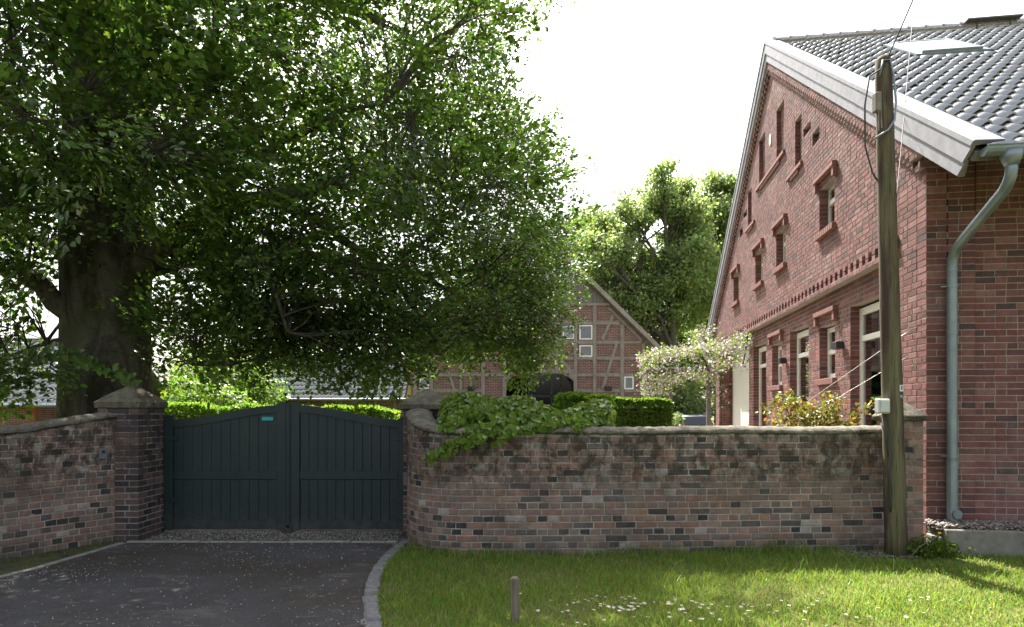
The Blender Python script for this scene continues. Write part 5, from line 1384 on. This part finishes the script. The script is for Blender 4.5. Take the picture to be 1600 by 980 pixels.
def hedge(label, a, b, h, thick, n, size, mat='hedge_leaf', lo=.7, hi=1.3, wave=.06, rnd=.0):
    """clipped hedge from a to b (plan points)"""
    a = np.array(a, float); b = np.array(b, float); d = b - a; L = np.linalg.norm(d); d /= L; nr = np.array([d[1], -d[0]])
    root = empty('clipped_hedge', (*((a + b) / 2), 0), label, 'hedge', 'clipped hedges behind the gate and wall')
    M = Matrix.Rotation(math.atan2(d[1], d[0]), 3, 'Z'); c = (a + b) / 2
    MB().box((c[0], c[1], (h - .18) / 2), (L - .25, thick - .28, h - .18), M, .1).build('branch_core', MAT['twig'], root)
    s_ = rng.uniform(0, L, n); face = rng.choice(4, n, p=[.40, .36, .12, .12]); w = np.zeros(n); z = np.zeros(n); No = np.zeros((n, 3)); dp_ = np.abs(rng.normal(0, .05, n)) 
    m = face == 0; w[m] = thick / 2 - dp_[m]; z[m] = rng.uniform(.05, h, m.sum()); No[m] = [*nr, .3]
    m = face == 1; w[m] = rng.uniform(-.5, .5, m.sum()) * thick; z[m] = h - dp_[m]; No[m] = [0, 0, 1]
    m = face == 2; w[m] = -thick / 2 + dp_[m]; z[m] = rng.uniform(.05, h, m.sum()); No[m] = [*-nr, .3]
    m = face == 3; e = rng.choice([0, 1], m.sum()); s_[m] = np.where(e, L - dp_[m], dp_[m]); w[m] = rng.uniform(-.5, .5, m.sum()) * thick; z[m] = rng.uniform(.05, h, m.sum()); No[m] = np.where(e[:, None], np.array([*d, .3]), np.array([*-d, .3]))
    bump = wave * (np.sin(s_ * 2.3) + np.sin(s_ * 5.1 + 1) * .6); z += bump * (z > h * .5); w += wave * .7 * np.sin(s_ * 3.1 + z * 4)
    P = np.c_[a[0] + d[0] * s_ + nr[0] * w, a[1] + d[1] * s_ + nr[1] * w, z]
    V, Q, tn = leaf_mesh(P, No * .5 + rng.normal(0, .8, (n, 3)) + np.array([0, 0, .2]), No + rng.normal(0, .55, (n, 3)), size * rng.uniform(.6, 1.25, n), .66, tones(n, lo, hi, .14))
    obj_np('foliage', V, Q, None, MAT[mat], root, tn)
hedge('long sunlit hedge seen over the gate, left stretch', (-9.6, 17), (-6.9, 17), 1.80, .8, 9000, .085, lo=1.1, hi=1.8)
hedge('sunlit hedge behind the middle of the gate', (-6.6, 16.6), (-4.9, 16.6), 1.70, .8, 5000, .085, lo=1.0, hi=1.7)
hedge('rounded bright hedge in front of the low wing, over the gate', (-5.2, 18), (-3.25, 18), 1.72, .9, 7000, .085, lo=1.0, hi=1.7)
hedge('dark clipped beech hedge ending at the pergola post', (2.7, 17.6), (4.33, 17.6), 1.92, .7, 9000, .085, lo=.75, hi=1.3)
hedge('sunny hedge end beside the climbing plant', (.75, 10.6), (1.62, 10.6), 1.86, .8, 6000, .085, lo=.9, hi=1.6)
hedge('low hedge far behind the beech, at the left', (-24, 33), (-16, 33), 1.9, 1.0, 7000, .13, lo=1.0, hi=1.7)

# ---------------------------------------------------------------- climbing plant that tumbles over the wall
cl = empty('climbing_hydrangea', (0, 8.3, 0), 'leafy green climber spilling over the curved wall beside the gate pillar', 'climber')
n = 9000
x = rng.uniform(-.88, 1.22, n); prof = 1.66 + .16 * np.clip(1 - ((x + .35) / .75) ** 2, -0.2, 1) + .05 * np.sin(x * 7) + .12 * np.clip((x - .4), 0, 1)
th_ = rng.uniform(0, math.pi, n); rr = rng.uniform(.55, 1, n) ** .5
y = 8.18 - np.cos(th_) * .50 * rr; z = 1.22 + np.sin(th_) * (prof - 1.12) * rr
No = np.c_[rng.normal(0, .2, n), -np.cos(th_), np.sin(th_) * .9 + .1]
P = [np.c_[x, y, z]]; NN = [No]
def trail(pts, n, sp_):
    Q_, s_ = resample(chaikin([tuple(PX(*p)) for p in pts], 2), .02); k = rng.integers(0, len(Q_), n); wd = np.interp(k / len(Q_), [0, 1], [sp_, sp_ * .35])
    P.append(Q_[k] + rng.normal(0, 1, (n, 3)) * wd[:, None] * np.array([1, .5, .8]) + np.array([0, -.03, 0])); NN.append(np.c_[rng.normal(0, .4, n), np.full(n, -1.0), rng.normal(.6, .3, n)]); return Q_
st = MB()
for pts, k, w_ in (([(790, 660, 7.7), (755, 668, 7.42), (725, 685, 7.36), (700, 700, 7.36), (672, 712, 7.42)], 210, .07), ([(800, 655, 7.7), (770, 665, 7.42), (745, 682, 7.36), (725, 695, 7.36)], 160, .07), ([(740, 650, 7.8), (710, 660, 7.55), (695, 668, 7.5)], 120, .07), ([(800, 660, 7.6), (790, 675, 7.39), (775, 688, 7.37)], 70, .04), ([(900, 655, 7.7), (850, 662, 7.42), (815, 668, 7.40)], 160, .05), ([(930, 655, 7.8), (900, 664, 7.5)], 90, .05), ([(770, 640, 7.8), (740, 645, 7.7), (705, 650, 7.75)], 120, .07)):
    q = trail(pts, k, w_); st.tube(q[::4], .006, 5)
for i in range(14):
    x0 = rng.uniform(-.7, 1.1); st.tube([(x0, 8.2, 0), (x0 + rng.normal(0, .1), 8.15, .8), (x0 + rng.normal(0, .2), 8.05, 1.5)], [.02, .015, .006], 5)
st.build('stems', MAT['twig'], cl, fix=False)
P = np.concatenate(P); NN = np.concatenate(NN); n = len(P)
tz = tones(n, .75, 1.45, .10)
V, Q, tn = leaf_mesh(P, np.c_[rng.normal(0, .5, n), -.4 + rng.normal(0, .3, n), -.75 + rng.normal(0, .35, n)], NN + rng.normal(0, .3, (n, 3)), .078 * rng.uniform(.55, 1.3, n), .78, tz)
obj_np('leaves', V, Q, None, MAT['vine_leaf'], cl, tn, True)

# ---------------------------------------------------------------- rose bush before the gable
rb = empty('rose_bush', (4.0, 8.9, 0), 'rose bush with yellow and reddish young leaves above the wall', 'shrub')
st = MB(); P = []
for i in range(26):
    b = np.array([rng.uniform(3.9, 4.5), 8.75 + rng.normal(0, .12), 0.2]); e_ = np.array([rng.uniform(3.42, 4.75), 8.65 + rng.normal(0, .25), rng.uniform(1.50, 1.92)])
    m = (b + e_) / 2 + np.array([rng.normal(0, .1), 0, .45]); Q_, s_ = resample(chaikin([b, b + [0, 0, .8], m, e_, e_ + (e_ - m) * .35 - np.array([0, 0, .18])], 2), .04)
    st.tube(Q_, list(np.linspace(.009, .003, len(Q_))), 5, cap=False); P.append(Q_[int(len(Q_) * .55):])
P = np.concatenate(P); P = np.repeat(P, 7, 0) + rng.normal(0, .05, (len(P) * 7, 3)); n = len(P)
st.build('stems', mat_simple('rose_stem', (.14, .07, .05), (.2, .13, .07), 9, .8), rb, fix=False)
tn = tones(n, .7, 1.5, .1); g = rng.random(n) < .45; tn[g, 0] *= .55; r_ = rng.random(n) < .18; tn[r_, 1] *= .5
V, Q, tn = leaf_mesh(P, rng.normal(0, 1, (n, 3)), rng.normal(0, .6, (n, 3)) + np.array([0, -.3, 1]), .05 * rng.uniform(.6, 1.3, n), .65, tn)
obj_np('leaves', V, Q, None, MAT['rose_leaf'], rb, tn)

# ---------------------------------------------------------------- pergola with blossom
pg = empty('pergola', (6.2, 21.5, 0), 'dark wooden pergola posts and beams between the two houses', 'pergola')
PY = 21.5
def pgp(px, py, Y=PY): return tuple(PX(px, py, Y))
for x in (1047, 1107):
    q = pgp(x, 600); MB().box((q[0], PY, 1.55), (.13, .13, 3.1), bev=.012).build('post', MAT['plank'], pg)
q0, q1 = pgp(1010, 583), pgp(1128, 583); MB().bar((q0[0], PY - .08, 2.95), (q1[0], PY - .08, 2.95), .14, .06, (0, -1, 0), .01).build('beam', MAT['plank'], pg)
for i in range(7):
    x = q0[0] + .2 + i * (q1[0] - q0[0] - .4) / 6; MB().box((x, PY + .6, 3.07), (.06, 1.7, .1), bev=.008).build('rafter', MAT['plank'], pg)
cm = empty('flowering_clematis', (6.2, 21.6, 0), 'clematis covered in pale pink blossom on the pergola and porch', 'climber')
P = []
def garland(pts, n, r, Y=PY, dy=.5):
    Q_, s_ = resample(chaikin([pgp(p_[0], p_[1], p_[2] if len(p_) > 2 else Y) for p_ in pts], 2), .05); n = int(n * .5); k = rng.integers(0, len(Q_), n)
    P.append(Q_[k] + rng.normal(0, 1, (n, 3)) * np.array([r * .8, dy if Y else .18, r * .72])); return Q_
st = MB()
for pts, n, r, Y in (([(1010, 562), (1022, 552), (1050, 553), (1090, 548), (1120, 540)], 4200, .15, PY), ([(1013, 555), (1010, 580), (1014, 605), (1018, 625)], 2000, .17, PY), ([(1028, 565), (1035, 582), (1040, 600)], 1000, .17, PY), ([(1035, 618), (1040, 600), (1060, 588), (1085, 585), (1110, 592)], 1900, .14, PY - .6), ([(1090, 545), (1105, 570), (1112, 600), (1110, 625)], 1000, .13, PY), ([(1100, 550, 21.0), (1120, 550, 20.4), (1140, 542, 19.3), (1155, 533, 18.3), (1166, 527, 17.5)], 2000, .17, 0), ([(1118, 575, 20.4), (1135, 570, 19.3), (1150, 560, 18.4)], 800, .14, 0), ([(1168, 525, 17.3), (1165, 550, 17.3), (1160, 572, 17.3)], 300, .09, 0), ([(1104, 512), (1098, 525), (1085, 540)], 700, .2, 22), ([(1125, 600), (1127, 640)], 90, .1, 21)):
    st.tube(garland(pts, n, r, Y)[::5], .018, 5)
st.tube([pgp(1108, 680), pgp(1109, 620), pgp(1106, 580)], .04, 6)
tag(st.build('stems', MAT['twig'], cm, fix=False), kind='stuff')
P = np.concatenate(P); n = len(P); fl = rng.random(n) < .52
A = P[fl]; n = len(A)
tn = tones(n, .5, 1.0, .03); tn[:, 1] *= .97
V, Q, tn = quad_leaf(A, rng.normal(0, 1, (n, 3)), rng.normal(0, .6, (n, 3)) + np.array([0, -.7, .7]), .075 * rng.uniform(.7, 1.3, n), .95, tn)
obj_np('blossoms', V, Q, None, MAT['petal'], cm, tn)
A = P[~fl]; n = len(A)
V, Q, tn = quad_leaf(A, rng.normal(0, 1, (n, 3)), rng.normal(0, .6, (n, 3)) + np.array([0, -.3, 1]), .085 * rng.uniform(.7, 1.3, n), .7, tones(n, .7, 1.3, .15))
obj_np('leaves', V, Q, None, MAT['vine_leaf'], cm, tn)

# ================================================================ lawn
def kerb_x(y): return np.interp(y, KERB[::-1, 1], KERB[::-1, 0])
def wall_y(x): return np.interp(x, RWP[40:, 0], RWP[40:, 1])
n = 240000
X = rng.uniform(-1.5, 10.5, n); Y = rng.uniform(2.2, 7.75, n) 
dens = np.clip((7.9 - Y) / 2.2, .25, 1)
sx, sy = X - HC[0], Y - HC[1]; sidn = -(sx * HG[0] + sy * HG[1])   # distance in front of the side wall
ok = (X > kerb_x(Y) + .13) & np.where(X < 4.75, Y < wall_y(np.clip(X, -1.35, 4.6)) - .01, sidn > .56)
ok &= (X < 6.5) | (rng.random(n) < .5)
ok &= ~((X > 3.9) & (X < 5.1) & (Y > 7.15) & (rng.random(n) < .7))
patch = np.sin(X * 2.3 + np.sin(Y * 1.7) * 2) * np.sin(Y * 3.1 + X) ; ok &= rng.random(n) < .72 + .35 * patch
X = X[ok]; Y = Y[ok]; patch = patch[ok]; n = len(X)
edge = np.clip(1 - (np.where(X < 4.75, wall_y(np.clip(X, -1.35, 4.6)), 9) - Y) / .25, 0, 1)
h = rng.gamma(5, .0068, n) * (1 + .35 * patch) * (1 + 2.2 * edge * rng.random(n)) + .012
long_ = rng.random(n) < .012; h[long_] *= 2.2
w = rng.uniform(.0028, .0055, n); az = rng.uniform(0, 6.283, n); lean = rng.uniform(.15, 1.1, n) * h; la = rng.uniform(0, 6.283, n)
S = np.c_[np.cos(az), np.sin(az), np.zeros(n)] * w[:, None]; B = np.c_[X, Y, np.full(n, .0)]; Lv = np.c_[np.cos(la), np.sin(la), np.zeros(n)] * lean[:, None]
m = B + Lv * .35 + np.c_[np.zeros((n, 2)), h * .62]; tp = B + Lv + np.c_[np.zeros((n, 2)), h]
V = np.stack([B - S, B + S, m + S * .7, m - S * .7, tp], 1).reshape(-1, 3)
i5 = (np.arange(n) * 5)[:, None]
tn = tones(n, .65, 1.3, .16); dry = rng.random(n) < .1; tn[dry, :3] = np.array([1.7, 1.15, 1.2]) * tn[dry, 1:2]
tn = np.repeat(tn, 5, 0)
tag(obj_np('lawn_grass', V, i5 + np.array([[0, 1, 2, 3]]), i5 + np.array([[3, 2, 4]]), MAT['grass'], None, tn), 'short sunlit lawn grass in front of the garden wall', 'grass', None, 'stuff')
# grass tufts on the mossy verge left of the drive
n = 5000; X = rng.uniform(-7.5, -4.95, n); Y = rng.uniform(5, 8.3, n)
ex = np.interp(Y, [3.2, 4.0, 5.2, 6.4, 7.3, 8.12], [-12, -7.2, -5.6, -5.14, -5.02, -4.95]); wx = np.interp(Y, LWP[::-1, 1], LWP[::-1, 0])
ok = (X < ex - .06) & (X > wx + .02) & (rng.random(n) < .5 + .5 * np.sin(X * 9) * np.sin(Y * 7)); X = X[ok]; Y = Y[ok]; n = len(X)
h = rng.gamma(3, .008, n) + .008; az = rng.uniform(0, 6.283, n); S = np.c_[np.cos(az), np.sin(az), np.zeros(n)] * .004; B = np.c_[X, Y, np.zeros(n)]; tp = B + np.c_[rng.normal(0, .02, (n, 2)), h]
V = np.stack([B - S, B + S, tp], 1).reshape(-1, 3)
tag(obj_np('verge_grass', V, None, np.arange(n * 3).reshape(-1, 3), MAT['grass'], None, np.repeat(tones(n, .5, 1.0, .15), 3, 0)), 'sparse grass and moss at the foot of the left wall', 'grass', None, 'stuff')

# daisies in the lawn
t = NT('daisy_eye'); MAT['daisy_eye'] = t.done(t.bsdf((.6, .35, .02), .7))
def daisy_mesh():
    mb = MB(); T = []; V = [(0, 0, .0)]
    for k in range(9):
        a = 2 * math.pi * k / 9
        for da, r in ((-.24, .0135), (.24, .0135)): V.append((r * math.cos(a + da), r * math.sin(a + da), .004))
        T.append([0, 1 + 2 * k, 2 + 2 * k])
    mb.add(V, T=T); V = []; return mb
dm = daisy_mesh()
pet = mesh_np('daisy', np.concatenate(dm.v), None, np.concatenate(dm.t), MAT['petal'], np.array([1.1, 1.15, 1.15, 1]))
e_ = MB().sphere((0, 0, .003), .0045, 6, 4, (1, 1, .5)); eye = mesh_np('daisy_eye', np.concatenate(e_.v), np.concatenate(e_.q), None, MAT['daisy_eye'])
e_ = MB().tube([(0, 0, -.06), (0, 0, 0)], .0012, 4, cap=False); stem = mesh_np('daisy_stem', np.concatenate(e_.v), np.concatenate(e_.q), None, MAT['oak_leaf'], np.array([1, 1, 1, 1]))
spots = []
for cx_, cy_, sx_, sy_, k in ((1000, 950, 50, 8, 38), (930, 945, 40, 12, 26), (1110, 955, 60, 10, 26), (1220, 950, 60, 9, 18), (1430, 938, 14, 4, 4), (880, 965, 30, 14, 10), (820, 935, 30, 10, 3), (1330, 960, 80, 10, 6)):
    for _ in range(k): spots.append((cx_ + random.gauss(0, sx_), cy_ + random.gauss(0, sy_)))
for px, py in spots:
    if py > 978 or py < 920: continue
    hd = random.uniform(.045, .07); Yd = (CAMZ - hd) / ((py - 640) / 1000); Xd = (px - 800) / 1000 * Yd
    if Xd < kerb_x(Yd) + .2: continue
    d = bpy.data.objects.new('daisy', None); d.empty_display_size = .02
    link(d, None, Matrix.Translation((Xd, Yd, hd))); tag(d, 'small white daisy in bloom in the lawn before the wall', 'flower', 'daisies in the lawn')
    M = Matrix.Translation((Xd, Yd, hd)) @ Matrix.Rotation(random.uniform(-.4, .4), 4, 'X') @ Matrix.Rotation(random.uniform(0, 6), 4, 'Z') @ Matrix.Scale(random.uniform(.85, 1.25), 4)
    link(bpy.data.objects.new('petals', pet), d, M); link(bpy.data.objects.new('flower_eye', eye), d, M); link(bpy.data.objects.new('stem', stem), d, M)
# dandelions
q = PX(1468, 833, 7.2)
dd_ = empty('dandelion', (q.x, q.y, 0), 'single yellow dandelion on a long stalk beside the pole', 'flower')
MB().tube([(q.x - .35, q.y + .02, 0), (q.x - .22, q.y, .16), (q.x - .05, q.y, .255), (q.x, q.y, q.z - .01)], .004, 6).build('stalk', MAT['stake'], dd_)
MB().sphere(q, .02, 10, 6, (1, 1, .6)).build('flower_head', mat_simple('dandelion_yellow', (.75, .5, .01), (.85, .6, .02), 30, .8), dd_)
q = PX(568, 972, 5.0); dd_ = empty('dandelion_clock', (q.x, q.y, 0), 'white dandelion seed head at the kerb in the foreground', 'flower')
MB().tube([(q.x + .03, q.y, 0), tuple(q)], .003, 6).build('stalk', MAT['stake'], dd_)
n = 160; d = unit(rng.normal(0, 1, (n, 3))); V, Q, tn = quad_leaf(np.array(q) + d * .012, d, rng.normal(0, 1, (n, 3)), .016, .3, tones(n, .7, .9, 0))
obj_np('seed_head', V, Q, None, MAT['petal'], dd_, tn)

# weeds by the pole, fern like
wd = empty('weed_clump', (4.85, 7.3, 0), 'clump of green weeds between pole and concrete kerb', 'weed')
n = 420; P = np.c_[4.78 + rng.normal(0, .14, n), 7.33 + rng.normal(0, .07, n), np.abs(rng.normal(.06, .06, n)) + .02]
V, Q, tn = leaf_mesh(P, rng.normal(0, 1, (n, 3)) + np.array([0, -.2, .5]), rng.normal(0, .5, (n, 3)) + np.array([0, -.5, .8]), .07 * rng.uniform(.5, 1.4, n), .35, tones(n, .5, 1.1, .15))
obj_np('leaves', V, Q, None, MAT['vine_leaf'], wd, tn)
MB().tube([(4.8, 7.33, -.02), (4.8, 7.33, .1)], .01, 5).build('stem', MAT['twig'], wd)

# fallen blossom and grit on the asphalt
t = NT('grit'); MAT['grit'] = t.done(t.bsdf(attr(t), .9))
def drive_pt():
    while True:
        y = 4.0 + 4.6 * random.random() ** .9; x = random.uniform(-6.5, -.6)
        if random.random() > .25 + .75 * max(0, math.sin(x * 1.9 + 1) * math.sin(y * 2.3 + x)) + .6 * (y > 7.7): continue
        if x < kerb_x(np.array([y]))[0] - .02 and x > np.interp(y, [3.2, 4.0, 5.2, 6.4, 7.3, 8.12], [-12, -7.2, -5.6, -5.14, -5.02, -4.95]) + .05: return (x, y, .008)
tag(pebbles('fallen_petals', 1500, drive_pt, (.006, .017), [(.55, .51, .46), (.42, .37, .31), (.6, .58, .54), (.3, .24, .16)], None, MAT['grit']), 'pale petals and grit scattered over the dark asphalt', 'litter')
tag(pebbles('gate_gravel', 3000, lambda: (random.uniform(-4.75, -1.5), random.uniform(8.27, 8.83), .014), (.010, .028), [(.28, .26, .22), (.18, .16, .13), (.36, .34, .3), (.09, .08, .06)], None, MAT['grit']), 'fine gravel and dirt along the foot of the gate', 'gravel')
tag(pebbles('pole_gravel', 700, lambda: (random.gauss(4.35, .28), random.uniform(7.25, 7.58), .012 + random.random() * .02), (.018, .045), [(.16, .13, .11), (.25, .21, .18), (.09, .08, .07)]), 'loose stones and soil around the foot of the pole', 'gravel')
